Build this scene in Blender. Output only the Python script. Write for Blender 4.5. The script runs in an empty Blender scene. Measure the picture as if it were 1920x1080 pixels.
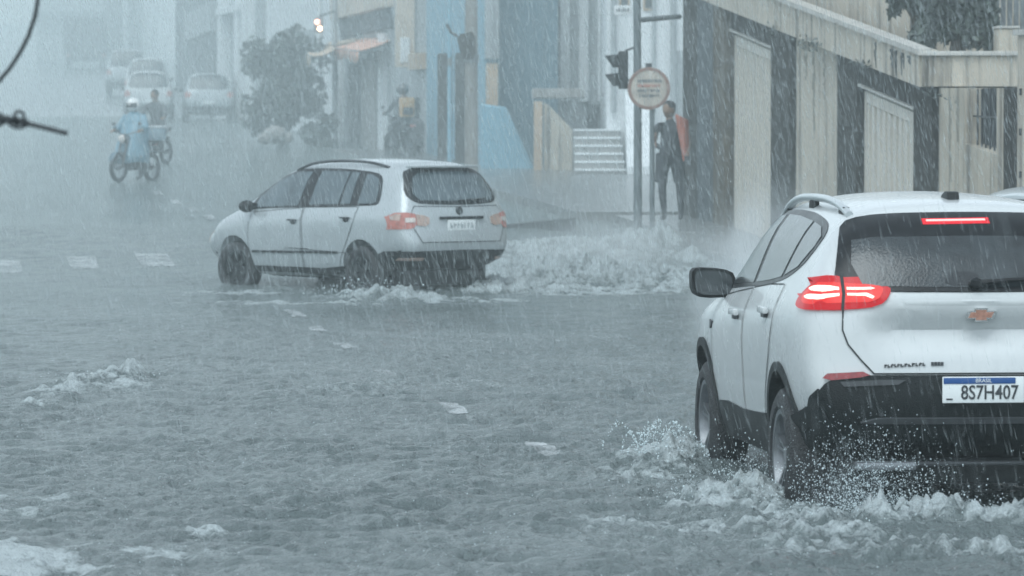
SKY_STR = .15
SKY_SAT = .25
SKY_TINT = (.895, .98, 1.0)
SUN_STR = .75
EXPOSURE = .84
HAZE = .0021
MIST = .0064
RAIN = 40.0
RAIN_OP = .31
VEILS = True
import bpy, bmesh, math, random
import numpy as np
from mathutils import Vector, Matrix
from mathutils.bvhtree import BVHTree
from mathutils.noise import noise as pnoise

SC = bpy.context.scene
COL = SC.collection
R = math.radians
random.seed(7)
rng = np.random.default_rng(7)

# ------------------------------------------------------------------ camera
F_PX = 8000.0
CAM_Z = 1.9
PITCH = math.atan(300.0 / F_PX)
cam_d = bpy.data.cameras.new('camera')
cam = bpy.data.objects.new('camera', cam_d)
COL.objects.link(cam)
cam.location = (0, 0, CAM_Z)
cam.rotation_euler = (R(90) - PITCH, 0, 0)
cam_d.sensor_width = 36
cam_d.lens = 36 * F_PX / 1920
cam_d.clip_start = 0.5
cam_d.clip_end = 5000
cam_d.dof.use_dof = True
cam_d.dof.focus_distance = 26.5
cam_d.dof.aperture_fstop = 6.2
SC.camera = cam
SP, CP = math.sin(PITCH), math.cos(PITCH)


def P(px, py, Y):
    """the point at depth Y seen at pixel (px, py) of the 1920x1080 photograph"""
    a, b = (px - 960) / F_PX, (540 - py) / F_PX
    dy, dz = CP + SP * b, -SP + CP * b
    t = Y / dy
    return Vector((a * t, Y, CAM_Z + dz * t))


def PX(px, Y):
    return P(px, 540, Y).x


def PZ(py, Y):
    return P(960, py, Y).z


# ground height along the street (it climbs away from the camera)
_GY = np.array([-60, 0, 44, 50, 54, 60, 70, 80, 100, 140, 165, 180, 235, 400, 700], float)
_GH = np.array([0, 0, 0, .03, .14, .46, .70, .90, 1.27, 2.07, 2.85, 3.45, 5.2, 11, 24], float)


def gz(y):
    y = np.asarray(y, float)
    base = np.interp(y, _GY, _GH)
    # light smoothing
    return (base + np.interp(y - 1.5, _GY, _GH) + np.interp(y + 1.5, _GY, _GH)) / 3.0


# ------------------------------------------------------------------ object helpers
def link(o, parent=None):
    COL.objects.link(o)
    if parent is not None:
        o.parent = parent
    return o


def empty(name, loc=(0, 0, 0), rz=0.0):
    o = bpy.data.objects.new(name, None)
    o.location = loc
    o.rotation_euler = (0, 0, rz)
    o.empty_display_size = 0.2
    return link(o)


def tag(o, label=None, cat=None, group=None, kind=None):
    if label: o['label'] = label
    if cat: o['category'] = cat
    if group: o['group'] = group
    if kind: o['kind'] = kind
    return o


class MB:
    """collects shapes into one mesh object; every shape may carry its own material slot"""

    def __init__(self):
        self.bm = bmesh.new()
        self.mats = []
        self.cur = 0

    def mat(self, m):
        if m not in self.mats:
            self.mats.append(m)
        self.cur = self.mats.index(m)
        return self

    def _tagf(self, faces):
        for f in faces:
            f.material_index = self.cur

    def hexa(self, pts):
        """8 points: bottom 4 (ccw) then top 4"""
        v = [self.bm.verts.new(p) for p in pts]
        fs = []
        for q in ((3, 2, 1, 0), (4, 5, 6, 7), (0, 1, 5, 4), (1, 2, 6, 5), (2, 3, 7, 6), (3, 0, 4, 7)):
            fs.append(self.bm.faces.new([v[i] for i in q]))
        self._tagf(fs)
        return fs

    def box(self, lo, hi, bevel=0.0, M=None):
        x0, y0, z0 = lo
        x1, y1, z1 = hi
        pts = [Vector(p) for p in ((x0, y0, z0), (x1, y0, z0), (x1, y1, z0), (x0, y1, z0),
                                   (x0, y0, z1), (x1, y0, z1), (x1, y1, z1), (x0, y1, z1))]
        if M is not None:
            pts = [M @ p for p in pts]
        fs = self.hexa(pts)
        if bevel > 0:
            es = list({e for f in fs for e in f.edges})
            r = bmesh.ops.bevel(self.bm, geom=es, offset=bevel, segments=2, affect='EDGES', profile=0.6, material=-1)
            self._tagf(r['faces'])
        return self

    def prism(self, poly, axis, a0, a1, M=None):
        """polygon (2D) swept along axis 'x','y' or 'z' from a0 to a1"""
        def mk(p, a):
            if axis == 'x': q = Vector((a, p[0], p[1]))
            elif axis == 'y': q = Vector((p[0], a, p[1]))
            else: q = Vector((p[0], p[1], a))
            return M @ q if M is not None else q
        v0 = [self.bm.verts.new(mk(p, a0)) for p in poly]
        v1 = [self.bm.verts.new(mk(p, a1)) for p in poly]
        n = len(poly)
        fs = [self.bm.faces.new(v0[::-1]), self.bm.faces.new(v1)]
        for i in range(n):
            fs.append(self.bm.faces.new((v0[i], v0[(i + 1) % n], v1[(i + 1) % n], v1[i])))
        self._tagf(fs)
        return self

    def tube(self, pts, r, n=8, cap=True, smooth=True):
        pts = [Vector(p) for p in pts]
        rs = r if isinstance(r, (list, tuple)) else [r] * len(pts)
        rings = []
        prev = None
        for i, p in enumerate(pts):
            if i == 0: d = pts[1] - p
            elif i == len(pts) - 1: d = p - pts[i - 1]
            else: d = pts[i + 1] - pts[i - 1]
            if d.length < 1e-9: d = Vector((0, 0, 1))
            d.normalize()
            if prev is None:
                a = Vector((0, 0, 1)) if abs(d.z) < 0.9 else Vector((1, 0, 0))
                u = d.cross(a).normalized()
            else:
                u = (prev - d * prev.dot(d))
                u = u.normalized() if u.length > 1e-6 else d.orthogonal().normalized()
            prev = u
            w = d.cross(u)
            rings.append([self.bm.verts.new(p + (u * math.cos(t) + w * math.sin(t)) * rs[i])
                          for t in (2 * math.pi * k / n for k in range(n))])
        fs = []
        for a, b in zip(rings, rings[1:]):
            for k in range(n):
                f = self.bm.faces.new((a[k], a[(k + 1) % n], b[(k + 1) % n], b[k]))
                f.smooth = smooth
                fs.append(f)
        if cap:
            fs.append(self.bm.faces.new(rings[0][::-1]))
            fs.append(self.bm.faces.new(rings[-1]))
        self._tagf(fs)
        return self

    def lathe(self, prof, M, n=24, close=False, smooth=True):
        """profile of (r, a) spun about local z (a along z), placed by matrix M"""
        rings = []
        for (r, a) in prof:
            rings.append([self.bm.verts.new(M @ Vector((r * math.cos(t), r * math.sin(t), a)))
                          for t in (2 * math.pi * k / n for k in range(n))])
        if close:
            rings.append(rings[0])
        fs = []
        for a, b in zip(rings, rings[1:]):
            for k in range(n):
                f = self.bm.faces.new((a[k], a[(k + 1) % n], b[(k + 1) % n], b[k]))
                f.smooth = smooth
                fs.append(f)
        self._tagf(fs)
        return self

    def ball(self, c, r, M=None, sub=2, jit=0.0):
        res = bmesh.ops.create_icosphere(self.bm, subdivisions=sub, radius=1.0)
        rr = Vector(r) if not isinstance(r, (int, float)) else Vector((r, r, r))
        for v in res['verts']:
            k = 1.0 + (jit * pnoise(v.co * 2.3 + Vector(c)) if jit else 0)
            q = Vector((v.co.x * rr.x * k, v.co.y * rr.y * k, v.co.z * rr.z * k))
            if M is not None: q = M @ q
            v.co = q + Vector(c)
        fs = list({f for v in res['verts'] for f in v.link_faces})
        for f in fs: f.smooth = True
        self._tagf(fs)
        return self

    def quad(self, a, b, c, d):
        f = self.bm.faces.new([self.bm.verts.new(p) for p in (a, b, c, d)])
        self._tagf([f])
        return self

    def build(self, name, mat=None, parent=None, recalc=True, merge=0.0):
        if merge:
            bmesh.ops.remove_doubles(self.bm, verts=self.bm.verts, dist=merge)
        if recalc:
            bmesh.ops.recalc_face_normals(self.bm, faces=self.bm.faces)
        me = bpy.data.meshes.new(name)
        self.bm.to_mesh(me)
        self.bm.free()
        try: me.set_sharp_from_angle(angle=R(42))
        except Exception: pass
        for m in (self.mats or ([mat] if mat else [])):
            me.materials.append(m)
        return link(bpy.data.objects.new(name, me), parent)


def mesh_np(name, V, Fq, mat, parent=None, smooth=True):
    """mesh from numpy arrays (quads or tris)"""
    me = bpy.data.meshes.new(name)
    V = np.asarray(V, np.float32); Fq = np.asarray(Fq, np.int32)
    n = Fq.shape[1]
    me.vertices.add(len(V)); me.vertices.foreach_set('co', V.ravel())
    me.loops.add(Fq.size); me.loops.foreach_set('vertex_index', Fq.ravel())
    me.polygons.add(len(Fq))
    me.polygons.foreach_set('loop_start', np.arange(0, Fq.size, n, dtype=np.int32))
    me.polygons.foreach_set('loop_total', np.full(len(Fq), n, np.int32))
    me.polygons.foreach_set('use_smooth', np.full(len(Fq), smooth))
    me.update(calc_edges=True)
    if mat: me.materials.append(mat)
    return link(bpy.data.objects.new(name, me), parent)


# ------------------------------------------------------------------ materials
def newmat(name):
    m = bpy.data.materials.new(name)
    m.use_nodes = True
    nt = m.node_tree
    b = nt.nodes['Principled BSDF']
    return m, nt, b


def pm(name, col, rough=0.5, metal=0.0, coat=0.0, var=0.12, scale=6.0, bump=0.0, bscale=40.0, spec=0.5, stretch=(1, 1, 1), detail=6.0):
    """principled with a little procedural variation of colour, gloss and relief"""
    m, nt, b = newmat(name)
    N, L = nt.nodes, nt.links
    b.inputs['Metallic'].default_value = metal
    b.inputs['Coat Weight'].default_value = coat
    b.inputs['Coat Roughness'].default_value = 0.08
    b.inputs['Specular IOR Level'].default_value = spec
    tc = N.new('ShaderNodeTexCoord')
    mp = N.new('ShaderNodeMapping'); mp.inputs['Scale'].default_value = stretch
    L.new(tc.outputs['Object'], mp.inputs['Vector'])
    nz = N.new('ShaderNodeTexNoise'); nz.inputs['Scale'].default_value = scale
    nz.inputs['Detail'].default_value = detail; nz.inputs['Roughness'].default_value = 0.6
    L.new(mp.outputs[0], nz.inputs['Vector'])
    rp = N.new('ShaderNodeValToRGB')
    c = Vector(col[:3])
    lo, hi = c * (1 - var), c * (1 + var)
    rp.color_ramp.elements[0].position = 0.3; rp.color_ramp.elements[1].position = 0.7
    rp.color_ramp.elements[0].color = (*[max(0, x) for x in lo], 1)
    rp.color_ramp.elements[1].color = (*[min(1, x) for x in hi], 1)
    L.new(nz.outputs['Fac'], rp.inputs['Fac'])
    L.new(rp.outputs['Color'], b.inputs['Base Color'])
    mr = N.new('ShaderNodeMapRange')
    mr.inputs['To Min'].default_value = max(0.02, rough * 0.8); mr.inputs['To Max'].default_value = min(1, rough * 1.25)
    L.new(nz.outputs['Fac'], mr.inputs['Value']); L.new(mr.outputs[0], b.inputs['Roughness'])
    if bump > 0:
        n2 = N.new('ShaderNodeTexNoise'); n2.inputs['Scale'].default_value = bscale; n2.inputs['Detail'].default_value = 4
        L.new(mp.outputs[0], n2.inputs['Vector'])
        bp = N.new('ShaderNodeBump'); bp.inputs['Strength'].default_value = bump; bp.inputs['Distance'].default_value = 0.02
        L.new(n2.outputs['Fac'], bp.inputs['Height']); L.new(bp.outputs[0], b.inputs['Normal'])
    return m


def stained(name, col, stain, rough=0.8, amount=0.5, sx=2.2, sz=0.16, seed=0.0, speck=0.3):
    """rendered wall with dirt that has run down it in streaks, and blotches"""
    m, nt, b = newmat(name)
    N, L = nt.nodes, nt.links
    b.inputs['Roughness'].default_value = rough
    geo = N.new('ShaderNodeTexCoord')
    mp = N.new('ShaderNodeMapping'); mp.inputs['Scale'].default_value = (sx, sx, sz); mp.inputs['Location'].default_value = (seed, seed * 1.7, seed)
    L.new(geo.outputs['Object'], mp.inputs['Vector'])
    n1 = N.new('ShaderNodeTexNoise'); n1.inputs['Scale'].default_value = 2.6; n1.inputs['Detail'].default_value = 8; n1.inputs['Roughness'].default_value = 0.62
    L.new(mp.outputs[0], n1.inputs['Vector'])
    r1 = N.new('ShaderNodeValToRGB'); r1.color_ramp.elements[0].position = 0.50; r1.color_ramp.elements[1].position = 0.66
    L.new(n1.outputs['Fac'], r1.inputs['Fac'])
    n2 = N.new('ShaderNodeTexNoise'); n2.inputs['Scale'].default_value = 1.3; n2.inputs['Detail'].default_value = 9; n2.inputs['Roughness'].default_value = 0.65
    L.new(geo.outputs['Object'], n2.inputs['Vector'])
    r2 = N.new('ShaderNodeValToRGB'); r2.color_ramp.elements[0].position = 0.42; r2.color_ramp.elements[1].position = 0.75
    L.new(n2.outputs['Fac'], r2.inputs['Fac'])
    ad = N.new('ShaderNodeMath'); ad.operation = 'MULTIPLY_ADD'; ad.inputs[1].default_value = speck
    L.new(r2.outputs['Color'], ad.inputs[0]); L.new(r1.outputs['Color'], ad.inputs[2])
    ml = N.new('ShaderNodeMath'); ml.operation = 'MULTIPLY'; ml.inputs[1].default_value = amount; ml.use_clamp = True
    L.new(ad.outputs[0], ml.inputs[0])
    mx = N.new('ShaderNodeMix'); mx.data_type = 'RGBA'
    mx.inputs['A'].default_value = (*col, 1); mx.inputs['B'].default_value = (*stain, 1)
    L.new(ml.outputs[0], mx.inputs['Factor']); L.new(mx.outputs['Result'], b.inputs['Base Color'])
    bp = N.new('ShaderNodeBump'); bp.inputs['Strength'].default_value = 0.25; bp.inputs['Distance'].default_value = 0.02
    L.new(n2.outputs['Fac'], bp.inputs['Height']); L.new(bp.outputs[0], b.inputs['Normal'])
    return m


def emit(name, col, strength, base=None):
    m, nt, b = newmat(name)
    b.inputs['Base Color'].default_value = (*(base or col), 1)
    b.inputs['Emission Color'].default_value = (*col, 1)
    b.inputs['Emission Strength'].default_value = strength
    b.inputs['Specular IOR Level'].default_value = .2
    b.inputs['Roughness'].default_value = 0.2
    return m


M = {}
M['white_paint'] = pm('white_paint', (.545, .575, .58), .26, coat=.4, var=.03, scale=3)
M['silver_paint'] = pm('silver_paint', (.41, .45, .465), .30, metal=.2, coat=.6, var=.05, scale=4)
M['black_plastic'] = pm('black_plastic', (.009, .012, .013), .5, var=.4, scale=9, bump=.25, bscale=160, spec=.3)
M['grey_plastic'] = pm('grey_plastic', (.05, .055, .06), .45, var=.3, scale=9)
M['seam'] = pm('seam', (.02, .024, .026), .7, var=.1)
M['tyre'] = pm('tyre', (.016, .018, .02), .6, var=.3, scale=20, bump=.6, bscale=70)
M['alloy'] = pm('alloy', (.20, .215, .23), .38, metal=.6, var=.15, scale=14)
M['dark_metal'] = pm('dark_metal', (.05, .055, .06), .4, metal=.6, var=.2)
M['chrome'] = pm('chrome', (.65, .66, .66), .16, metal=1.0, var=.06)
M['frit'] = pm('frit', (.008, .010, .012), .32, spec=.25, coat=.05, var=.4, scale=14)
M['glass_dark'] = pm('glass_dark', (.028, .036, .040), .10, coat=.2, var=.45, scale=5, bump=.10, bscale=70)
M['glass_silhouette'] = pm('glass_silhouette', (.016, .02, .023), .12, coat=.2, var=.3, scale=5)
M['glass_pale'] = pm('glass_pale', (.085, .115, .13), .12, coat=.1, var=.25, scale=3, bump=.06, bscale=50)  # opaque pane; the pale fog light seen through it is in the base colour
M['mirror_glass'] = pm('mirror_glass', (.035, .045, .05), .12, coat=.4, var=.2)
M['red_lens'] = emit('red_lens', (1.0, .015, .025), .13, (.34, .006, .010))
M['red_bar'] = emit('red_bar', (1.0, .70, .54), .85, (.9, .4, .4))
M['lens_glow'] = emit('lens_glow', (1.0, .085, .075), .27, (.4, .01, .01))
M['stop_bar'] = emit('stop_bar', (1.0, .50, .46), .62, (.9, .3, .3))
M['red_glow'] = emit('red_glow', (1.0, .05, .07), .12, (.6, .02, .03))
M['reflector'] = pm('reflector', (.24, .012, .018), .25, coat=.6, var=.25, scale=40)
M['red_lens_dull'] = pm('red_lens_dull', (.42, .15, .12), .3, coat=.3, var=.25, scale=18)
M['amber_lens'] = pm('amber_lens', (.42, .30, .25), .2, coat=.7, var=.2, scale=18)
M['clear_lens'] = pm('clear_lens', (.55, .50, .46), .15, coat=.8, var=.2, scale=18)
M['plate_white'] = pm('plate_white', (.74, .78, .78), .45, var=.05)
M['plate_blue'] = pm('plate_blue', (.012, .075, .25), .4, var=.1)
M['ink'] = pm('ink', (.025, .03, .035), .5, var=.1)
M['blur_ink'] = pm('blur_ink', (.30, .34, .35), .5, var=.3, scale=60)
M['gold'] = pm('gold', (.46, .24, .18), .3, metal=.5, var=.25, scale=60)
# ------------------------------------------------------------------ cars
def chaikin(poly, n=1, closed=True, q=0.22):
    for _ in range(n):
        out = []
        m = len(poly)
        rngi = range(m) if closed else range(m - 1)
        for i in rngi:
            a, b = poly[i], poly[(i + 1) % m]
            out.append((a[0] * (1 - q) + b[0] * q, a[1] * (1 - q) + b[1] * q))
            out.append((a[0] * q + b[0] * (1 - q), a[1] * q + b[1] * (1 - q)))
        if not closed:
            out = [poly[0]] + out + [poly[-1]]
        poly = out
    return poly


def interp1(tab, z):
    return float(np.interp(z, [t[0] for t in tab], [t[1] for t in tab]))


def section(s):
    """half section, 11 points from the bottom centre to the roof centre"""
    y, zb, ws, zs, wm, z1, z2, wsh, zsh, wb, zbt, wmd, zmd, wr, zre, zr = s
    return [(0, zb), (ws - .12, zb), (ws, zs), (wm - .012, z1), (wm, z2), (wsh, zsh), (wb, zbt), (wmd, zmd),
            (wr, zre), (wr * .58, zr - (zr - zre) * .22), (0, zr)]


def body_mesh(stations, rear, front, rr=.2, fr=.22, arches=(), sub=2, dark=None, deform=None):
    """closed car body: lofted sections, capped by a shaped tail and nose; returns (mesh, bvh)"""
    bm = bmesh.new()
    rings = []

    def full(ring):
        # ring: list of 11 (x,y,z) for x>=0 -> closed loop of 20, index 0..10 right side bottom to top, then left side top to bottom
        return [Vector(p) for p in ring] + [Vector((-p[0], p[1], p[2])) for p in ring[9:0:-1]]

    secs = [[(p[0], s[0], p[1]) for p in section(s)] for s in stations]
    # tail ring: the first station follows the rear profile
    s0 = section(stations[0]); s9 = section(stations[-1])
    tail_edge = [(p[0], interp1(rear, p[1]) + rr, p[1]) for p in s0]
    tail_in = [(p[0] * .955, interp1(rear, p[1]) + rr * .22, p[1] + (-.012 if i > 7 else 0.012 if i < 3 else 0)) for i, p in enumerate(s0)]
    nose_edge = [(p[0], interp1(front, p[1]) - fr, p[1]) for p in s9]
    nose_in = [(p[0] * .93, interp1(front, p[1]) - fr * .25, p[1] + (-.012 if i > 7 else 0.012 if i < 3 else 0)) for i, p in enumerate(s9)]
    allr = [tail_in, tail_edge] + secs[1:-1] + [nose_edge, nose_in]
    for r_ in allr:
        rings.append([bm.verts.new(p) for p in full(r_)])
    for a, b in zip(rings, rings[1:]):
        for k in range(20):
            bm.faces.new((a[k], a[(k + 1) % 20], b[(k + 1) % 20], b[k]))

    def cap(ringv, ring, prof, flip):
        # rows 0..6 : side index 2..8 ; columns: right, right-mid, centre, left-mid, left
        rows = []
        for r in range(7):
            j = 2 + r
            xs, zs_ = ring[j][0], ring[j][2]
            row = [ringv[j]]
            for c in (1, 2, 3):
                if r == 0:
                    row.append([ringv[1], ringv[0], ringv[19]][c - 1]); continue
                if r == 6:
                    row.append([ringv[9], ringv[10], ringv[11]][c - 1]); continue
                fx = (.55, 0, -.55)[c - 1]
                row.append(bm.verts.new((xs * fx, interp1(prof, zs_) , zs_ + (.004 if c == 2 else 0))))
            row.append(ringv[20 - j])
            rows.append(row)
        for a, b in zip(rows, rows[1:]):
            for k in range(4):
                q = (a[k], a[k + 1], b[k + 1], b[k])
                bm.faces.new(q if flip else q[::-1])

    cap(rings[0], tail_in, rear, True)
    cap(rings[-1], nose_in, front, False)
    bmesh.ops.recalc_face_normals(bm, faces=bm.faces)
    me = bpy.data.meshes.new('tmp_body'); bm.to_mesh(me); bm.free()
    o = bpy.data.objects.new('tmp_body', me); COL.objects.link(o)
    md = o.modifiers.new('s', 'SUBSURF'); md.levels = sub; md.render_levels = sub
    dg = bpy.context.evaluated_depsgraph_get(); dg.update()
    solid = bpy.data.meshes.new_from_object(o.evaluated_get(dg))
    if deform:
        for v in solid.vertices: v.co = deform(v.co)
        solid.update()
    bm = bmesh.new(); bm.from_mesh(solid)
    bmesh.ops.triangulate(bm, faces=bm.faces[:])
    bvh = BVHTree.FromBMesh(bm)
    bm.free()
    o.modifiers.clear(); o.data = solid
    if arches:
        cut = MB()
        for (ya, za, ra) in arches:
            for sx in (-1, 1):
                Mx = Matrix.Translation((sx * .5, ya, za)) @ Matrix.Rotation(R(90) * sx, 4, 'Y')
                n = 40
                prof = [(0.001, 0.0), (ra, 0.0), (ra, .8), (0.001, .8)]
                cut.lathe(prof, Mx, n, smooth=False)
        co = cut.build('tmp_cut')
        bmx = bmesh.new(); bmx.from_mesh(co.data)
        bmesh.ops.remove_doubles(bmx, verts=bmx.verts, dist=.004)
        bmesh.ops.recalc_face_normals(bmx, faces=bmx.faces)
        bmx.to_mesh(co.data); bmx.free()
        co.data.materials.append(None); co.data.materials.append(dark)
        for p in co.data.polygons: p.material_index = 1
        o.data.materials.append(None); o.data.materials.append(dark)
        bo = o.modifiers.new('b', 'BOOLEAN'); bo.object = co; bo.operation = 'DIFFERENCE'; bo.solver = 'EXACT'
        try: bo.material_mode = 'INDEX'
        except Exception: pass
        dg = bpy.context.evaluated_depsgraph_get(); dg.update()
        res = bpy.data.meshes.new_from_object(o.evaluated_get(dg))
        bpy.data.objects.remove(co)
    else:
        res = solid.copy()
    bpy.data.objects.remove(o)
    res.polygons.foreach_set('use_smooth', np.ones(len(res.polygons), bool))
    # keep the arch edges crisp
    try: res.set_sharp_from_angle(angle=R(38))
    except Exception: pass
    return res, bvh


AX = {'L': (Vector((-3, 0, 0)), Vector((1, 0, 0))), 'R': (Vector((3, 0, 0)), Vector((-1, 0, 0))),
      'B': (Vector((0, -5, 0)), Vector((0, 1, 0))), 'F': (Vector((0, 5, 0)), Vector((0, -1, 0))), 'T': (Vector((0, 0, 4)), Vector((0, 0, -1)))}


def proj(bvh, side, p, off):
    """drop the 2D point p of a side ('L','R': (y,z); 'B','F': (x,z); 'T': (x,y)) onto the body, off metres proud of it"""
    o, d = AX[side]
    if side in 'LR': st = Vector((o.x, p[0], p[1]))
    elif side in 'BF': st = Vector((p[0], o.y, p[1]))
    else: st = Vector((p[0], p[1], o.z))
    h = bvh.ray_cast(st, d)
    if h[0] is None or (side in 'LR' and h[0].x * o.x < 0):
        q = Vector((1.1 * (1 if o.x > 0 else -1), p[0], p[1])) if side in 'LR' else Vector((p[0], -1.9 if side == 'B' else 1.9, p[1])) if side in 'BF' else Vector((p[0], p[1], 1.5))
        h = bvh.find_nearest(q)
    n = h[1]
    if n.dot(d) > 0: n = -n
    return h[0] + n * off


def add_patch(mb, bvh, side, poly, off=.006, res=.05, skirt=.02):
    """a panel that follows the body inside the outline poly"""
    bm = bmesh.new()
    f = bm.faces.new([bm.verts.new((p[0], p[1], 0)) for p in poly])
    bmesh.ops.triangulate(bm, faces=[f])
    xs = [p[0] for p in poly]; ys = [p[1] for p in poly]
    for ax, lo, hi in ((0, min(xs), max(xs)), (1, min(ys), max(ys))):
        n = max(1, int((hi - lo) / res))
        for i in range(1, n + 1):
            c = lo + (hi - lo) * i / (n + 1)
            co = Vector((c, 0, 0)) if ax == 0 else Vector((0, c, 0))
            no = Vector((1, 0, 0)) if ax == 0 else Vector((0, 1, 0))
            bmesh.ops.bisect_plane(bm, geom=bm.verts[:] + bm.edges[:] + bm.faces[:], plane_co=co, plane_no=no, dist=1e-5)
    bmesh.ops.triangulate(bm, faces=[f for f in bm.faces if len(f.verts) > 4])
    vm = {}
    for v in bm.verts:
        vm[v] = mb.bm.verts.new(proj(bvh, side, (v.co.x, v.co.y), off))
    fs = []
    for f in bm.faces:
        try:
            g = mb.bm.faces.new([vm[v] for v in f.verts]); g.smooth = True; fs.append(g)
        except ValueError: pass
    if skirt > 0:
        inner = {}
        for e in bm.edges:
            if e.is_boundary:
                for v in e.verts:
                    if v not in inner:
                        inner[v] = mb.bm.verts.new(proj(bvh, side, (v.co.x, v.co.y), off - skirt))
                a, b = e.verts
                try: fs.append(mb.bm.faces.new((vm[a], vm[b], inner[b], inner[a])))
                except ValueError: pass
    mb._tagf(fs)
    bm.free()


def add_strip(mb, bvh, side, line, w=.006, off=.004, res=.06):
    """a narrow line on the body (panel gap, trim strip)"""
    pts = []
    for a, b in zip(line, line[1:]):
        n = max(1, int(math.dist(a, b) / res))
        for i in range(n):
            pts.append((a[0] + (b[0] - a[0]) * i / n, a[1] + (b[1] - a[1]) * i / n))
    pts.append(line[-1])
    L_, R_ = [], []
    for i, p in enumerate(pts):
        a = pts[max(0, i - 1)]; b = pts[min(len(pts) - 1, i + 1)]
        dx, dy = b[0] - a[0], b[1] - a[1]
        l = math.hypot(dx, dy) or 1
        nx, ny = -dy / l * w / 2, dx / l * w / 2
        L_.append(mb.bm.verts.new(proj(bvh, side, (p[0] + nx, p[1] + ny), off)))
        R_.append(mb.bm.verts.new(proj(bvh, side, (p[0] - nx, p[1] - ny), off)))
    fs = []
    for i in range(len(pts) - 1):
        fs.append(mb.bm.faces.new((L_[i], R_[i], R_[i + 1], L_[i + 1])))
    mb._tagf(fs)


def patch_obj(name, bvh, side, poly, mat, parent, off=.006, res=.05, smooth=0, skirt=.02, outline=None, outw=.006):
    mb = MB(); mb.mat(mat)
    p = chaikin(poly, smooth) if smooth else poly
    add_patch(mb, bvh, side, p, off, res, skirt)
    if outline is not None:
        mb.mat(outline)
        add_strip(mb, bvh, side, p + [p[0]], outw, off + .0015)
    return mb.build(name, None, parent)


def wheel_part(parent, x, y, z, r, rim_r, w, spokes=5, sx=-1, rim_mat=None, steer=0.0, hubcap=False):
    """tyre and its rim; sx = -1 for the near (left) flank"""
    Mx = Matrix.Translation((x, y, z)) @ Matrix.Rotation(steer, 4, 'Z') @ Matrix.Rotation(R(90) * sx, 4, 'Y')
    mb = MB(); mb.mat(M['tyre'])
    h = w / 2
    prof = [(rim_r, -h * .8), (rim_r + .02, -h), (r - .05, -h * 1.02), (r - .012, -h * .82), (r, -h * .6), (r, h * .6), (r - .012, h * .82),
            (r - .05, h * 1.02), (rim_r + .02, h), (rim_r, h * .8)]
    mb.lathe(prof, Mx, 40)
    wh = mb.build('wheel', None, parent)
    mb = MB(); mb.mat(rim_mat or M['alloy'])
    mb.lathe([(rim_r + .004, h * .72), (rim_r + .006, h * .9), (rim_r - .018, h * .88), (rim_r - .03, h * .6), (rim_r - .035, -h * .7)], Mx, 40)
    mb.lathe([(.0, h * .66), (.045, h * .66), (.055, h * .5), (.055, 0)], Mx, 16)
    for k in range(spokes):
        a0 = 2 * math.pi * k / spokes
        for da in ((-.13, .13) if not hubcap else (0,)):
            a = a0 + da
            ww = .018 if not hubcap else .07
            p1 = Vector((math.cos(a0 + da * .6) * .045, math.sin(a0 + da * .6) * .045, h * .55))
            p2 = Vector((math.cos(a) * (rim_r - .014), math.sin(a) * (rim_r - .014), h * .74))
            u = Vector((-math.sin(a), math.cos(a), 0)) * ww / 2
            dn = Vector((0, 0, -.035))
            mb.hexa([Mx @ q for q in (p1 - u + dn, p1 + u + dn, p2 + u + dn, p2 - u + dn, p1 - u * .8, p1 + u * .8, p2 + u, p2 - u)])
    mb.mat(M['seam'])
    mb.lathe([(.0, -h * .2), (rim_r - .03, -h * .2)], Mx, 24)
    mb.build('rim', None, wh)
    return wh


def text_mesh(txt, size, M4, mb, depth=.002, sx=1.0, bold=0.0):
    """lettering as raised mesh appended to mb (text in local xy, placed by M4)"""
    cu = bpy.data.curves.new('tmp_text', 'FONT'); cu.body = txt; cu.size = size; cu.extrude = depth; cu.offset = bold
    cu.align_x = 'CENTER'; cu.align_y = 'CENTER'; cu.resolution_u = 3
    o = bpy.data.objects.new('tmp_text', cu); COL.objects.link(o)
    dg = bpy.context.evaluated_depsgraph_get(); dg.update()
    me = bpy.data.meshes.new_from_object(o.evaluated_get(dg))
    bpy.data.objects.remove(o); bpy.data.curves.remove(cu)
    vs = [mb.bm.verts.new(M4 @ Vector((v.co.x * sx, v.co.y, v.co.z))) for v in me.vertices]
    fs = []
    for p in me.polygons:
        try: fs.append(mb.bm.faces.new([vs[i] for i in p.vertices]))
        except ValueError: pass
    mb._tagf(fs)
    bpy.data.meshes.remove(me)


FACE_BACK = Matrix.Rotation(R(90), 4, 'X')   # text plane facing -y, upright


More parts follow.
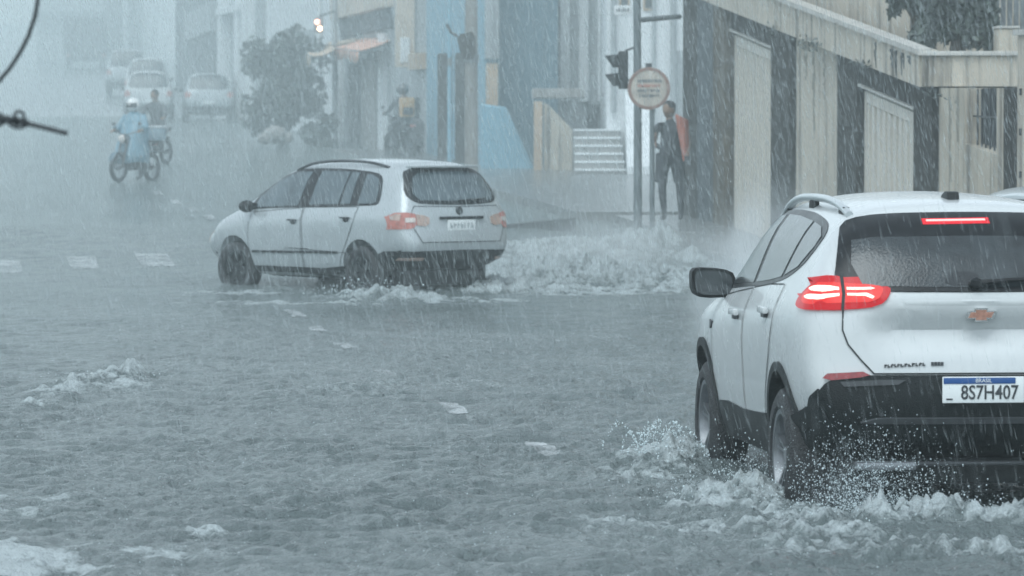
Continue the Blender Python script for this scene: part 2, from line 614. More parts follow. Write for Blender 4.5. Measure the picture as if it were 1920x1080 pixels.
# ---------------------------------------------------------------- the near white crossover
def near_car():
    root = empty('parked_car')
    root.name = 'crossover_car'
    tag(root, 'white crossover with glowing red tail lamps and black lower bumper ploughing through the flood', 'car')
    wp, bp = M['white_paint'], M['black_plastic']
    # y, zb, ws,zs, wm,z1,z2, wsh,zsh, wb,zbt, wmd,zmd, wr,zre, zr
    st = [(-1.9, .36, .72, .44, .865, .62, .86, .86, 1.07, .795, 1.23, .705, 1.39, .60, 1.515, 1.562),
          (-1.62, .24, .80, .34, .890, .62, .86, .886, 1.07, .805, 1.205, .715, 1.39, .605, 1.555, 1.615),
          (-1.0, .20, .83, .28, .880, .56, .82, .884, 1.03, .815, 1.150, .725, 1.38, .605, 1.585, 1.650),
          (-.3, .20, .83, .28, .876, .55, .80, .880, 1.00, .815, 1.115, .725, 1.37, .605, 1.585, 1.660),
          (.35, .20, .83, .28, .878, .56, .80, .880, .985, .810, 1.085, .725, 1.34, .610, 1.56, 1.635),
          (.80, .20, .83, .28, .884, .58, .80, .880, .970, .805, 1.060, .735, 1.20, .625, 1.345, 1.41),
          (1.25, .22, .82, .32, .890, .60, .80, .880, .955, .800, 1.030, .74, 1.055, .66, 1.075, 1.10),
          (1.65, .24, .78, .34, .875, .60, .78, .860, .92, .770, .990, .70, 1.01, .60, 1.025, 1.045),
          (1.95, .26, .68, .36, .80, .58, .74, .78, .86, .70, .93, .64, .955, .52, .97, .985)]
    rear = [(.30, -1.93), (.44, -2.05), (.60, -2.10), (.76, -2.105), (.80, -2.09), (.86, -2.055), (1.0, -2.04), (1.07, -2.05), (1.14, -2.04), (1.23, -1.99),
            (1.39, -1.885), (1.515, -1.79), (1.57, -1.755)]
    front = [(.25, 2.06), (.45, 2.15), (.70, 2.17), (.86, 2.14), (.97, 2.06), (1.0, 2.0)]
    wr_ = .345
    YW = 1.285
    ZW = .335
    arches = ((-YW, ZW + .015, .405), (YW, ZW + .015, .405))
    def hollow(c):
        # the pressed hollow across the tailgate under the badge
        if c.y < -1.75:
            k = max(0, 1 - (abs(c.x) / .60) ** 4)
            c = c.copy()
            c.y += .085 * k * math.exp(-((c.z - .975) / .07) ** 2)
            c.y -= .022 * k * math.exp(-((c.z - 1.135) / .035) ** 2)
        return c
    me, bvh = body_mesh(st, rear, front, rr=.20, fr=.24, arches=arches, dark=M['seam'], sub=3, deform=hollow)
    me.materials.clear(); me.materials.append(wp); me.materials.append(M['seam'])
    body = bpy.data.objects.new('body', me); link(body, root)

    # glasshouse on both flanks
    dlo = [(1.10, 1.075), (.4, 1.115), (-.4, 1.15), (-1.0, 1.205), (-1.33, 1.285), (-1.47, 1.38), (-1.50, 1.455), (-1.32, 1.51), (-.8, 1.545), (-.2, 1.55), (.3, 1.525), (.62, 1.42), (.95, 1.19)]
    fw = [(.98, 1.10), (.4, 1.135), (-.02, 1.152), (-.02, 1.515), (.28, 1.495), (.60, 1.385), (.92, 1.165)]
    rw = [(-.12, 1.158), (-.55, 1.185), (-.86, 1.212), (-.97, 1.50), (-.5, 1.518), (-.12, 1.518)]
    qw = [(-.93, 1.222), (-1.22, 1.275), (-1.40, 1.375), (-1.43, 1.435), (-1.28, 1.478), (-1.03, 1.498)]
    for sd in 'LR':
        g = patch_obj('window_surround', bvh, sd, dlo, M['frit'], root, off=.004, smooth=2)
        for p_ in (fw, rw, qw):
            patch_obj('side_window', bvh, sd, p_, M['glass_dark'], root, off=.008, res=.08, smooth=0)
        # doors: painted panels with their gaps
        d1 = [(.93, 1.045), (.93, .62), (.86, .44), (-.08, .44), (-.08, 1.125), (.4, 1.09)]
        d2 = [(-.12, 1.13), (-.12, .44), (-.74, .44), (-.80, .60), (-.97, .82), (-1.06, .98), (-1.06, 1.18), (-.6, 1.165)]
        for dd, hy, hz in ((d1, .10, .985), (d2, -.86, 1.035)):
            d = patch_obj('door', bvh, sd, dd, wp, root, off=.004, res=.09, outline=M['seam'], outw=.007)
            s = -1 if sd == 'L' else 1
            hp = proj(bvh, sd, (hy, hz), .02)
            hm = MB(); hm.mat(wp)
            hm.box((-.014, -.095, -.016), (.014, .095, .018), .008, Matrix.Translation(hp + Vector((s * .012, 0, 0))))
            hm.mat(M['dark_metal'])
            hm.box((-.014, -.045, -.028), (.010, .045, .0), .004, Matrix.Translation(hp + Vector((s * .0, .0, -.010))))
            hm.build('door_handle', None, d)
        # sill cladding and arch lips
        cl = MB(); cl.mat(bp)
        sill = [(.90, .27), (.88, .40), (.80, .47), (.5, .485), (0, .475), (-.4, .485), (-.78, .50), (-.88, .42), (-.90, .29)]
        add_patch(cl, bvh, sd, sill, .012, .08, .03)
        cl.build('sill_cladding', None, root)
        for ya in (-YW, YW):
            lip = MB(); lip.mat(bp)
            inner, outer = .40, .447
            n = 26
            a0, a1 = R(-4), R(184)
            s = -1 if sd == 'L' else 1
            rows = []
            for i in range(n + 1):
                a = a0 + (a1 - a0) * i / n
                r_ = []
                for rad in (inner, (inner + outer) / 2, outer):
                    p = (ya + math.cos(a) * rad, max(.26, ZW + .015 + math.sin(a) * rad))
                    q = proj(bvh, sd, p, .014)
                    r_.append(q)
                rows.append(r_)
            for a, b in zip(rows, rows[1:]):
                lip.quad(a[0], b[0], b[1], a[1]); lip.quad(a[1], b[1], b[2], a[2])
                ia = a[0] + Vector((-s * .09, 0, 0)); ib = b[0] + Vector((-s * .09, 0, 0))
                lip.quad(a[0], ia, ib, b[0])
                oa = a[2] + Vector((-s * .03, 0, 0)); ob = b[2] + Vector((-s * .03, 0, 0))
                lip.quad(a[2], b[2], ob, oa)
            lip.build('arch_trim', None, root)
        # mirror
        s = -1 if sd == 'L' else 1
        mm = MB(); mm.mat(M['black_plastic'])
        base = proj(bvh, sd, (.88, 1.10), .0)
        c = base + Vector((s * .118, -.02, .026))
        mm.prism(chaikin([(-.125, -.06), (-.10, -.085), (.06, -.09), (.118, -.06), (.125, .055), (.10, .083), (-.06, .075), (-.125, .045)], 1), 'y', -.05, .055,
                 Matrix.Translation(c) @ Matrix.Diagonal((s, 1, 1, 1)))
        mm.tube([base, base + Vector((s * .05, 0, -.012)), c + Vector((-s * .09, 0, -.055))], [.045, .032, .035], 8)
        mo = mm.build('mirror', None, root)
        bv = mo.modifiers.new('bevel', 'BEVEL'); bv.width = .02; bv.segments = 3; bv.limit_method = 'ANGLE'
        gm = MB(); gm.mat(M['mirror_glass'])
        gm.prism(chaikin([(-.105, -.045), (-.085, -.068), (.05, -.074), (.10, -.05), (.106, .048), (.085, .066), (-.05, .06), (-.106, .036)], 1), 'y', -.058, -.050,
                 Matrix.Translation(c) @ Matrix.Diagonal((s, 1, 1, 1)))
        gm.build('mirror_glass', None, mo)
        # side indicator and fuel flap seam
        ind = MB(); ind.mat(M['grey_plastic'])
        add_patch(ind, bvh, sd, [(1.0, .86), (1.03, .91), (.94, .90), (.97, .865)], .008, .05, .01)
        ind.build('side_repeater', None, root)
        # roof rail
        rl = MB(); rl.mat(M['silver_paint'])
        pts, rad = [], []
        for t in np.linspace(0, 1, 15):
            y = -1.52 + t * 2.0
            b_ = proj(bvh, 'T', (s * .56, y), 0)
            lift = .046 * (1 - abs(2 * t - 1) ** 3.2)
            pts.append(b_ + Vector((0, 0, lift + .002)))
            rad.append(.021)
        rl.tube(pts, rad, 10)
        ro = rl.build('roof_rail', None, root)
        for y in (-1.36, .30, -.5):
            ft = MB(); ft.mat(M['black_plastic'])
            b_ = proj(bvh, 'T', (s * .56, y), 0)
            ft.box((-.016, -.07, -.01), (.016, .07, .03), .006, Matrix.Translation(b_))
            ft.build('rail_foot', None, ro)
        for yy, hw in ((-YW, .1), (YW, .1)):
            wheel_part(root, s * .775, yy, ZW - .02, wr_ + .005, .232, .215, 5, s)

    # tail end -------------------------------------------------------------
    glass = [(-.715, 1.205), (-.60, 1.185), (-.42, 1.172), (0, 1.168), (.42, 1.172), (.60, 1.185), (.715, 1.205), (.66, 1.40), (.615, 1.50), (.52, 1.535), (.3, 1.546), (0, 1.55),
             (-.3, 1.546), (-.52, 1.535), (-.615, 1.50), (-.66, 1.40)]
    gate = [(-.665, 1.20), (-.68, 1.08), (-.685, .99), (-.66, .92), (-.60, .845), (-.535, .775), (.535, .775), (.60, .845), (.66, .92), (.685, .99), (.68, 1.08), (.665, 1.20)]
    tg = patch_obj('tailgate', bvh, 'B', gate, wp, root, off=.005, res=.06, outline=M['seam'], outw=.008)
    rg = patch_obj('rear_window', bvh, 'B', glass, M['frit'], root, off=.016, res=.04, smooth=1, skirt=.04)
    pane = [(-.575, 1.198), (0, 1.188), (.575, 1.198), (.62, 1.30), (.60, 1.415), (.50, 1.43), (0, 1.436), (-.50, 1.43), (-.60, 1.415), (-.62, 1.30)]
    patch_obj('pane', bvh, 'B', pane, M['glass_dark'], rg, off=.0195, res=.05)
    # darker patches on the pane paint in the silhouettes of seats behind it
    for x0, x1, z0, z1 in ((-.18, .02, 1.20, 1.265), (.24, .56, 1.20, 1.275)):
        hr = MB(); hr.mat(M['glass_silhouette'])
        add_patch(hr, bvh, 'B', chaikin([(x0, z0), (x1, z0), (x1 - .03, z1), (x0 + .03, z1)], 1), .0215, .06, .004)
        hr.build('seat_silhouette', None, rg)
    wpz = MB(); wpz.mat(M['frit'])
    a_, b_ = proj(bvh, 'B', (-.02, 1.20), .04), proj(bvh, 'B', (.36, 1.225), .04)
    wpz.tube([a_, a_ * .5 + b_ * .5 + Vector((0, -.01, .004)), b_], [.018, .014, .010], 6)
    wpz.ball(a_, (.04, .03, .03), sub=1)
    wpz.build('wiper', None, rg)
    # high brake lamp in the spoiler
    hb = MB(); hb.mat(M['red_glow'])
    add_patch(hb, bvh, 'B', [(-.235, 1.492), (.105, 1.497), (.105, 1.524), (-.235, 1.519)], .016, .05, .012)
    ho = hb.build('high_brake_lamp', None, root)
    hb = MB(); hb.mat(M['stop_bar'])
    add_patch(hb, bvh, 'B', [(-.215, 1.5055), (.085, 1.5095), (.085, 1.5155), (-.215, 1.5115)], .020, .05, .006)
    hb.build('lit_strip', None, ho)
    # dark tops of the pillars beside the rear window
    for sgn in (-1, 1):
        mir = lambda pl: [(x * sgn, z) for x, z in pl]
        lens = [(-.905, 1.105), (-.86, 1.165), (-.78, 1.235), (-.72, 1.262), (-.60, 1.235), (-.46, 1.205), (-.435, 1.18), (-.475, 1.125), (-.56, 1.095), (-.70, 1.085), (-.86, 1.082)]
        sd = 'L' if sgn < 0 else 'R'
        tl = MB(); tl.mat(M['red_lens'])
        add_patch(tl, bvh, 'B', mir(chaikin([(-.835, 1.10), (-.83, 1.21), (-.78, 1.237), (-.72, 1.250), (-.60, 1.228), (-.47, 1.204), (-.437, 1.18), (-.475, 1.125), (-.56, 1.095), (-.70, 1.085), (-.81, 1.084)], 1)), .018, .04, .02)
        # the part that wraps round the flank
        fl = chaikin([(-1.955, 1.084), (-1.80, 1.082), (-1.70, 1.095), (-1.69, 1.125), (-1.76, 1.17), (-1.86, 1.225), (-1.955, 1.243)], 2, closed=False)
        add_patch(tl, bvh, sd, fl, .018, .04, .02)
        to = tl.build('tail_lamp', None, root)
        gl = MB(); gl.mat(M['lens_glow'])
        add_patch(gl, bvh, 'B', mir(chaikin([(-.79, 1.112), (-.79, 1.212), (-.70, 1.213), (-.50, 1.203), (-.475, 1.18), (-.51, 1.13), (-.60, 1.122)], 1)), .0205, .04, .008)
        gl.build('lens_glow', None, to)
        gl = MB(); gl.mat(M['lens_glow'])
        add_patch(gl, bvh, sd, chaikin([(-1.95, 1.105), (-1.80, 1.112), (-1.77, 1.15), (-1.86, 1.205), (-1.95, 1.218)], 1), .0205, .04, .008)
        gl.build('lens_glow', None, to)
        for side_, q in (('B', mir([(-.765, 1.176), (-.69, 1.177), (-.69, 1.190), (-.765, 1.196)])),
                         ('B', mir([(-.765, 1.136), (-.69, 1.150), (-.69, 1.162), (-.765, 1.155)])),
                         ('B', mir([(-.655, 1.179), (-.54, 1.180), (-.52, 1.185), (-.54, 1.190), (-.655, 1.190)])),
                         ('B', mir([(-.655, 1.152), (-.57, 1.151), (-.535, 1.138), (-.525, 1.147), (-.56, 1.163), (-.655, 1.163)])),
                         (sd, chaikin([(-1.95, 1.168), (-1.87, 1.170), (-1.825, 1.180), (-1.87, 1.196), (-1.95, 1.196)], 1)),
                         (sd, chaikin([(-1.95, 1.130), (-1.85, 1.132), (-1.81, 1.142), (-1.86, 1.155), (-1.95, 1.153)], 1))):
            tb = MB(); tb.mat(M['red_bar'])
            add_patch(tb, bvh, side_, q, .0235, .03, .006)
            tb.build('lit_strip', None, to)
        sp = MB(); sp.mat(M['seam'])
        add_strip(sp, bvh, 'B', mir([(-.672, 1.25), (-.670, 1.16), (-.682, 1.083)]), .014, .0245)
        sp.build('lens_gap', None, to)
        # red reflector at the bumper corner
        rf = MB(); rf.mat(M['reflector'])
        add_patch(rf, bvh, 'B', mir([(-.775, .752), (-.755, .775), (-.59, .785), (-.555, .768), (-.60, .757), (-.74, .742)]), .026, .05, .02)
        rf.build('reflector', None, root)
    # bumper: black lower half
    bl = [(-.85, .50), (-.845, .56), (-.83, .60), (-.80, .68), (-.765, .73), (-.70, .765), (-.55, .768), (.55, .768), (.70, .765), (.765, .73), (.80, .68), (.83, .60), (.845, .56), (.85, .50),
          (.80, .34), (-.80, .34)]
    bump = MB(); bump.mat(bp)
    add_patch(bump, bvh, 'B', chaikin(bl, 1, q=.15), .018, .06, .03)
    for sd in 'LR':
        add_patch(bump, bvh, sd, [(-1.99, .36), (-1.66, .30), (-1.70, .42), (-1.71, .53), (-1.80, .575), (-1.88, .61), (-1.93, .655), (-1.99, .70)], .016, .05, .03)
    bo = bump.build('rear_bumper', None, root)
    cr = MB(); cr.mat(M['grey_plastic'])
    add_patch(cr, bvh, 'B', [(-.60, .545), (-.52, .565), (.52, .565), (.60, .545), (.52, .54), (-.52, .54)], .034, .06, .03)
    add_patch(cr, bvh, 'B', [(-.70, .735), (-.50, .745), (-.38, .745), (-.42, .722), (-.68, .712)], .03, .06, .03)
    add_patch(cr, bvh, 'B', [(.70, .735), (.50, .745), (.38, .745), (.42, .722), (.68, .712)], .03, .06, .03)
    cr.build('bumper_ledge', None, bo)
    sk = MB(); sk.mat(M['dark_metal'])
    sk.box((-.50, -2.02, .315), (.50, -1.98, .335), .006)
    sk.mat(M['alloy'])
    sk.box((-.62, -2.06, .298), (-.32, -1.95, .338), .012)
    sk.mat(M['black_plastic'])
    sk.box((-.66, -1.95, .22), (.66, -1.4, .34), .02)
    sk.build('exhaust_trim', None, bo)
    # plate recess and plate
    yb = proj(bvh, 'B', (0, .70), .022).y
    pl = MB(); pl.mat(M['plate_white'])
    pl.box((-.205, yb - .022, .632), (.205, yb - .010, .762), .006)
    po = pl.build('number_plate', None, root)
    pb = MB(); pb.mat(M['plate_blue'])
    pb.box((-.200, yb - .0245, .727), (.160, yb - .0215, .757), .003)
    pb.build('plate_band', None, po)
    pt = MB(); pt.mat(M['ink'])
    text_mesh('8S7H407', .098, Matrix.Translation((.030, yb - .0245, .681)) @ FACE_BACK, pt, .0012, .80, bold=.0012)
    pt.box((-.187, yb - .0255, .648), (-.155, yb - .0215, .655))
    pt.mat(M['plate_white'])
    text_mesh('BRASIL', .027, Matrix.Translation((0, yb - .0262, .742)) @ FACE_BACK, pt, .0008, 1.0)
    pt.build('lettering', None, po)
    # bow-tie emblem
    em = MB(); em.mat(M['chrome'])
    ye = proj(bvh, 'B', (0, 1.135), 0).y
    bow = [(-.078, -.020), (-.03, -.018), (-.034, -.034), (.034, -.034), (.030, -.018), (.062, -.018), (.078, .020), (.03, .018), (.034, .034), (-.034, .034), (-.030, .018), (-.062, .018)]
    Me = Matrix.Translation((0, 0, 1.135)) @ Matrix.Rotation(R(2), 4, 'X')
    em.prism(bow, 'y', ye - .016, ye + .004, Me)
    em.mat(M['gold'])
    em.prism([(x * .82, z * .74) for x, z in bow], 'y', ye - .020, ye - .012, Me)
    em.build('emblem', None, tg)
    # worn model lettering: only its strokes can be made out
    ml = MB(); ml.mat(M['grey_plastic'])
    x = -.485
    rs = random.Random(3)
    for k in range(12):
        w = .010 + rs.random() * .006
        zc = .815 + k * .0008
        yy = proj(bvh, 'B', (x, zc), .009).y
        ml.box((x, yy - .004, zc - .009), (x + w * .45, yy + .004, zc + .008 * rs.uniform(.3, 1)))
        ml.box((x + w * .3, yy - .004, zc - .009 if k % 2 else zc), (x + w, yy + .004, zc - .003 if k % 2 else zc + .007))
        x += w + .004
    x += .025
    for k in range(4):
        yy = proj(bvh, 'B', (x, .826), .009).y
        ml.box((x, yy - .004, .815), (x + .013, yy + .004, .833))
        x += .016
    ml.build('model_lettering', None, tg)
    # roof fin and exhaust
    fin = MB(); fin.mat(M['black_plastic'])
    b0 = proj(bvh, 'T', (0, -1.30), 0)
    fin.prism([(-.09, -.004), (.10, -.004), (.065, .016), (-.02, .036), (-.07, .032)], 'x', -.03, .03, Matrix.Translation(b0))
    fin.build('roof_antenna', None, root)
    # front lamps, grille and windscreen so that it is whole from the other side
    ws_ = [(-.66, .62), (.66, .62), (.72, 1.18), (-.72, 1.18)]
    patch_obj('windscreen', bvh, 'T', ws_, M['glass_dark'], root, off=.006, res=.1)
    for s in (-1, 1):
        patch_obj('headlamp', bvh, 'F', [(s * .48, .80), (s * .74, .82), (s * .72, .70), (s * .52, .72)], M['clear_lens'], root, off=.01)
    patch_obj('grille', bvh, 'F', [(-.45, .78), (.45, .78), (.40, .45), (-.40, .45)], bp, root, off=.01)
    return root


# ---------------------------------------------------------------- the silver estate in the crossing
def estate_car():
    root = empty('estate_car')
    tag(root, 'silver five-door estate with black sill and bumper turning across the flooded crossing', 'car')
    wp, bp = M['silver_paint'], M['black_plastic']
    st = [(-1.85, .36, .66, .46, .79, .60, .80, .80, .95, .755, 1.06, .67, 1.29, .56, 1.485, 1.54),
          (-1.55, .27, .74, .36, .822, .60, .80, .825, .95, .765, 1.05, .675, 1.29, .565, 1.515, 1.575),
          (-1.0, .22, .77, .30, .815, .56, .78, .822, .93, .768, 1.035, .68, 1.29, .565, 1.53, 1.595),
          (-.3, .20, .77, .28, .812, .55, .76, .820, .91, .765, 1.015, .68, 1.29, .565, 1.53, 1.60),
          (.35, .20, .77, .28, .814, .55, .76, .820, .90, .760, .995, .68, 1.26, .565, 1.495, 1.56),
          (.80, .20, .77, .28, .82, .56, .76, .822, .89, .755, .975, .69, 1.14, .585, 1.29, 1.355),
          (1.30, .22, .75, .30, .825, .56, .74, .815, .86, .745, .93, .70, .955, .63, .975, 1.0),
          (1.65, .24, .70, .34, .80, .54, .70, .785, .79, .72, .85, .66, .875, .55, .895, .915),
          (1.88, .26, .60, .36, .73, .50, .62, .71, .70, .65, .755, .60, .775, .48, .79, .80)]
    rear = [(.34, -2.02), (.44, -2.10), (.56, -2.125), (.66, -2.125), (.72, -2.085), (.86, -2.06), (1.0, -2.03), (1.08, -2.0), (1.27, -1.91), (1.43, -1.82), (1.54, -1.77)]
    front = [(.25, 1.93), (.42, 2.03), (.56, 2.05), (.66, 2.02), (.78, 1.95), (.82, 1.9)]
    YW, ZW = 1.232, .295
    arches = ((-YW, ZW + .02, .365), (YW, ZW + .02, .365))
    me, bvh = body_mesh(st, rear, front, rr=.24, fr=.26, arches=arches, dark=M['seam'])
    me.materials.clear(); me.materials.append(wp); me.materials.append(M['seam'])
    link(bpy.data.objects.new('body', me), root)
    dlo = [(1.06, .985), (.4, 1.01), (-.4, 1.035), (-1.1, 1.055), (-1.46, 1.065), (-1.52, 1.10), (-1.50, 1.24), (-1.43, 1.39), (-1.28, 1.44), (-.7, 1.475), (-.1, 1.48), (.3, 1.455), (.62, 1.345), (.92, 1.14)]
    fw = [(.92, 1.01), (.40, 1.03), (.02, 1.045), (-.06, 1.435), (.25, 1.425), (.58, 1.32), (.86, 1.125)]
    rw = [(-.20, 1.055), (-.76, 1.07), (-.80, 1.44), (-.5, 1.445), (-.25, 1.445)]
    r2 = [(-.80, 1.072), (-.98, 1.076), (-.98, 1.432), (-.83, 1.439)]
    qw = [(-1.13, 1.08), (-1.42, 1.085), (-1.46, 1.11), (-1.44, 1.24), (-1.375, 1.365), (-1.26, 1.405), (-1.13, 1.42)]
    for sd in 'LR':
        s = -1 if sd == 'L' else 1
        patch_obj('window_surround', bvh, sd, dlo, M['frit'], root, off=.004, smooth=1)
        for p_ in (fw, rw, r2, qw):
            patch_obj('side_window', bvh, sd, p_, M['glass_pale'], root, off=.009, res=.09)
        d1 = [(.90, .955), (.94, .60), (.86, .30), (-.10, .30), (-.10, 1.02), (.4, .99)]
        d2 = [(-.13, 1.025), (-.13, .30), (-.78, .30), (-.85, .46), (-1.0, .68), (-1.12, .88), (-1.16, 1.045)]
        for dd, hy, hz in ((d1, .03, .865), (d2, -.98, .905)):
            d = patch_obj('door', bvh, sd, dd, wp, root, off=.004, res=.09, outline=M['seam'], outw=.008)
            hp = proj(bvh, sd, (hy, hz), .018)
            hm = MB(); hm.mat(M['dark_metal'])
            hm.ball(hp + Vector((-s * .012, 0, -.006)), (.014, .06, .034), sub=2)
            hm.box((-.012, -.085, -.006), (.014, .085, .016), .007, Matrix.Translation(hp + Vector((s * .012, 0, .008))))
            hm.build('door_handle', None, d)
        tr = MB(); tr.mat(bp)
        add_patch(tr, bvh, sd, [(.86, .485), (.86, .512), (-.80, .535), (-.80, .508)], .018, .1, .02)
        tr.build('rubbing_strip', None, root)
        sl = MB(); sl.mat(bp)
        add_patch(sl, bvh, sd, [(.85, .215), (.85, .335), (-.85, .335), (-.85, .215)], .008, .1, .02)
        sl.build('sill', None, root)
        mm = MB(); mm.mat(bp)
        base = proj(bvh, sd, (.90, 1.03), 0)
        c = base + Vector((s * .14, -.01, -.005))
        mm.ball(c, (.105, .085, .075), sub=2)
        mm.tube([base, c], [.04, .035], 6)
        mm.build('mirror', None, root)
        rl = MB(); rl.mat(M['dark_metal'])
        pts = []
        for t in np.linspace(0, 1, 13):
            y = -1.42 + t * 1.75
            b_ = proj(bvh, 'T', (s * .53, y), 0)
            pts.append(b_ + Vector((0, 0, .055 * (1 - abs(2 * t - 1) ** 3) + .003)))
        rl.tube(pts, .017, 8)
        rl.build('roof_rail', None, root)
        for yy in (-YW, YW):
            wheel_part(root, s * .715, yy, ZW, .31, .195, .19, 7, s, rim_mat=M['black_plastic'], steer=R(9) if yy > 0 else 0, hubcap=True)
    glass = [(-.60, 1.125), (-.50, 1.085), (0, 1.07), (.50, 1.085), (.60, 1.125), (.65, 1.20), (.575, 1.39), (.51, 1.465), (.3, 1.493), (0, 1.50), (-.3, 1.493), (-.51, 1.465), (-.575, 1.39), (-.65, 1.20)]
    gate = [(-.60, 1.06), (-.66, .96), (-.64, .80), (-.56, .655), (.56, .655), (.64, .80), (.66, .96), (.60, 1.06), (0, 1.05)]
    tg = patch_obj('tailgate', bvh, 'B', gate, wp, root, off=.005, res=.07, outline=M['seam'], outw=.009)
    rg = patch_obj('rear_window', bvh, 'B', glass, M['frit'], root, off=.008, res=.05, smooth=1)
    patch_obj('pane', bvh, 'B', [(-.50, 1.125), (0, 1.115), (.53, 1.125), (.57, 1.20), (.50, 1.40), (.3, 1.44), (0, 1.445), (-.40, 1.43), (-.50, 1.37), (-.565, 1.20)], M['glass_pale'], rg, off=.012, res=.06)
    wz = MB(); wz.mat(M['frit'])
    a_, b_ = proj(bvh, 'B', (0.02, 1.10), .03), proj(bvh, 'B', (.42, 1.13), .03)
    wz.tube([a_, (a_ + b_) / 2 + Vector((0, -.01, .0)), b_], [.022, .018, .012], 6)
    wz.build('wiper', None, rg)
    sp = MB(); sp.mat(wp)
    t0 = proj(bvh, 'T', (0, -1.62), 0)
    sp.box((-.44, -1.835, t0.z - .034), (.44, -1.60, t0.z - .006), .012)
    sp.build('roof_spoiler', None, root)
    for s in (-1, 1):
        sd = 'L' if s < 0 else 'R'
        tl = MB()
        tl.mat(M['red_lens_dull'])
        add_patch(tl, bvh, 'B', [(s * x, z) for x, z in [(-.80, .80), (-.80, .985), (-.70, .99), (-.61, .975), (-.60, .86), (-.66, .81)]], .014, .05, .02)
        add_patch(tl, bvh, sd, [(-1.93, .81), (-1.86, .825), (-1.745, .86), (-1.725, .90), (-1.745, .955), (-1.84, .985), (-1.93, .987)], .014, .05, .02)
        tl.mat(M['amber_lens'])
        add_patch(tl, bvh, 'B', [(s * x, z) for x, z in [(-.60, .845), (-.60, .97), (-.50, .955), (-.44, .93), (-.45, .86), (-.50, .835)]], .016, .05, .02)
        add_patch(tl, bvh, sd, [(-1.92, .90), (-1.80, .91), (-1.775, .935), (-1.85, .972), (-1.92, .972)], .018, .05, .01)
        tl.mat(M['clear_lens'])
        add_patch(tl, bvh, 'B', [(s * x, z) for x, z in [(-.72, .88), (-.62, .88), (-.62, .93), (-.72, .93)]], .020, .05, .01)
        tl.build('tail_lamp', None, root)
    bump = MB(); bump.mat(bp)
    add_patch(bump, bvh, 'B', [(-.83, .34), (-.80, .555), (0, .565), (.80, .555), (.83, .34), (.74, .335), (-.74, .335)], .012, .07, .03)
    for sd in 'LR':
        add_patch(bump, bvh, sd, [(-1.97, .36), (-1.64, .30), (-1.62, .46), (-1.70, .50), (-1.97, .55)], .012, .06, .03)
    bo = bump.build('rear_bumper', None, root)
    un = MB(); un.mat(M['seam'])  # dark blocks fill in for the underbody and the shadow under the tail
    un.box((-.55, -1.86, .15), (.55, -1.45, .34), .07)
    un.box((-.62, -1.45, .13), (.62, -1.0, .26), .03)
    un.mat(M['chrome']); un.tube([(.42, -2.08, .21), (.42, -1.9, .21)], .028, 10)
    un.build('undertray_shade', None, root)
    for s in (-1, 1):
        rfx = MB(); rfx.mat(M['amber_lens'])
        add_patch(rfx, bvh, 'B', [(s * .52, .46), (s * .70, .46), (s * .70, .485), (s * .52, .485)], .018, .06, .01)
        rfx.build('reflector', None, bo)
    yb = proj(bvh, 'B', (0, .86), 0).y
    nb = MB(); nb.mat(M['frit'])
    nb.box((-.30, yb - .02, .915), (.32, yb + .01, .945), .006)
    nb.build('plate_lamp_bar', None, tg)
    pl = MB(); pl.mat(M['plate_white'])
    pl.box((-.20, yb - .022, .785), (.20, yb - .006, .905), .006)
    po = pl.build('number_plate', None, root)
    pt = MB(); pt.mat(M['blur_ink'])
    rs = random.Random(5)
    for k in range(7):   # its characters are blurred to strokes
        x = -.165 + k * .05
        pt.box((x, yb - .0245, .812), (x + .012, yb - .0215, .872))
        pt.box((x + .012, yb - .0245, .815 + .022 * (k % 3)), (x + .034, yb - .0215, .842 + .014 * (k % 2)))
    pt.build('lettering', None, po)
    em = MB(); em.mat(M['dark_metal'])
    ye = proj(bvh, 'B', (0, 1.005), .01).y
    em.lathe([(.0, .012), (.045, .012), (.05, .0), (.05, -.012)], Matrix.Translation((0, ye, 1.005)) @ Matrix.Rotation(R(90), 4, 'X'), 16)
    em.build('emblem', None, tg)
    patch_obj('windscreen', bvh, 'T', [(-.58, .58), (.58, .58), (.66, 1.22), (-.66, 1.22)], M['glass_pale'], root, off=.006, res=.1)
    for s in (-1, 1):
        patch_obj('headlamp', bvh, 'F', [(s * .40, .68), (s * .66, .72), (s * .66, .58), (s * .44, .56)], M['clear_lens'], root, off=.01)
    fb = MB(); fb.mat(bp)
    for sd in 'LR':
        add_patch(fb, bvh, sd, [(1.86, .28), (1.62, .28), (1.62, .37), (1.86, .39)], .010, .06, .02)
    fb.build('front_bumper', None, root)
    return root


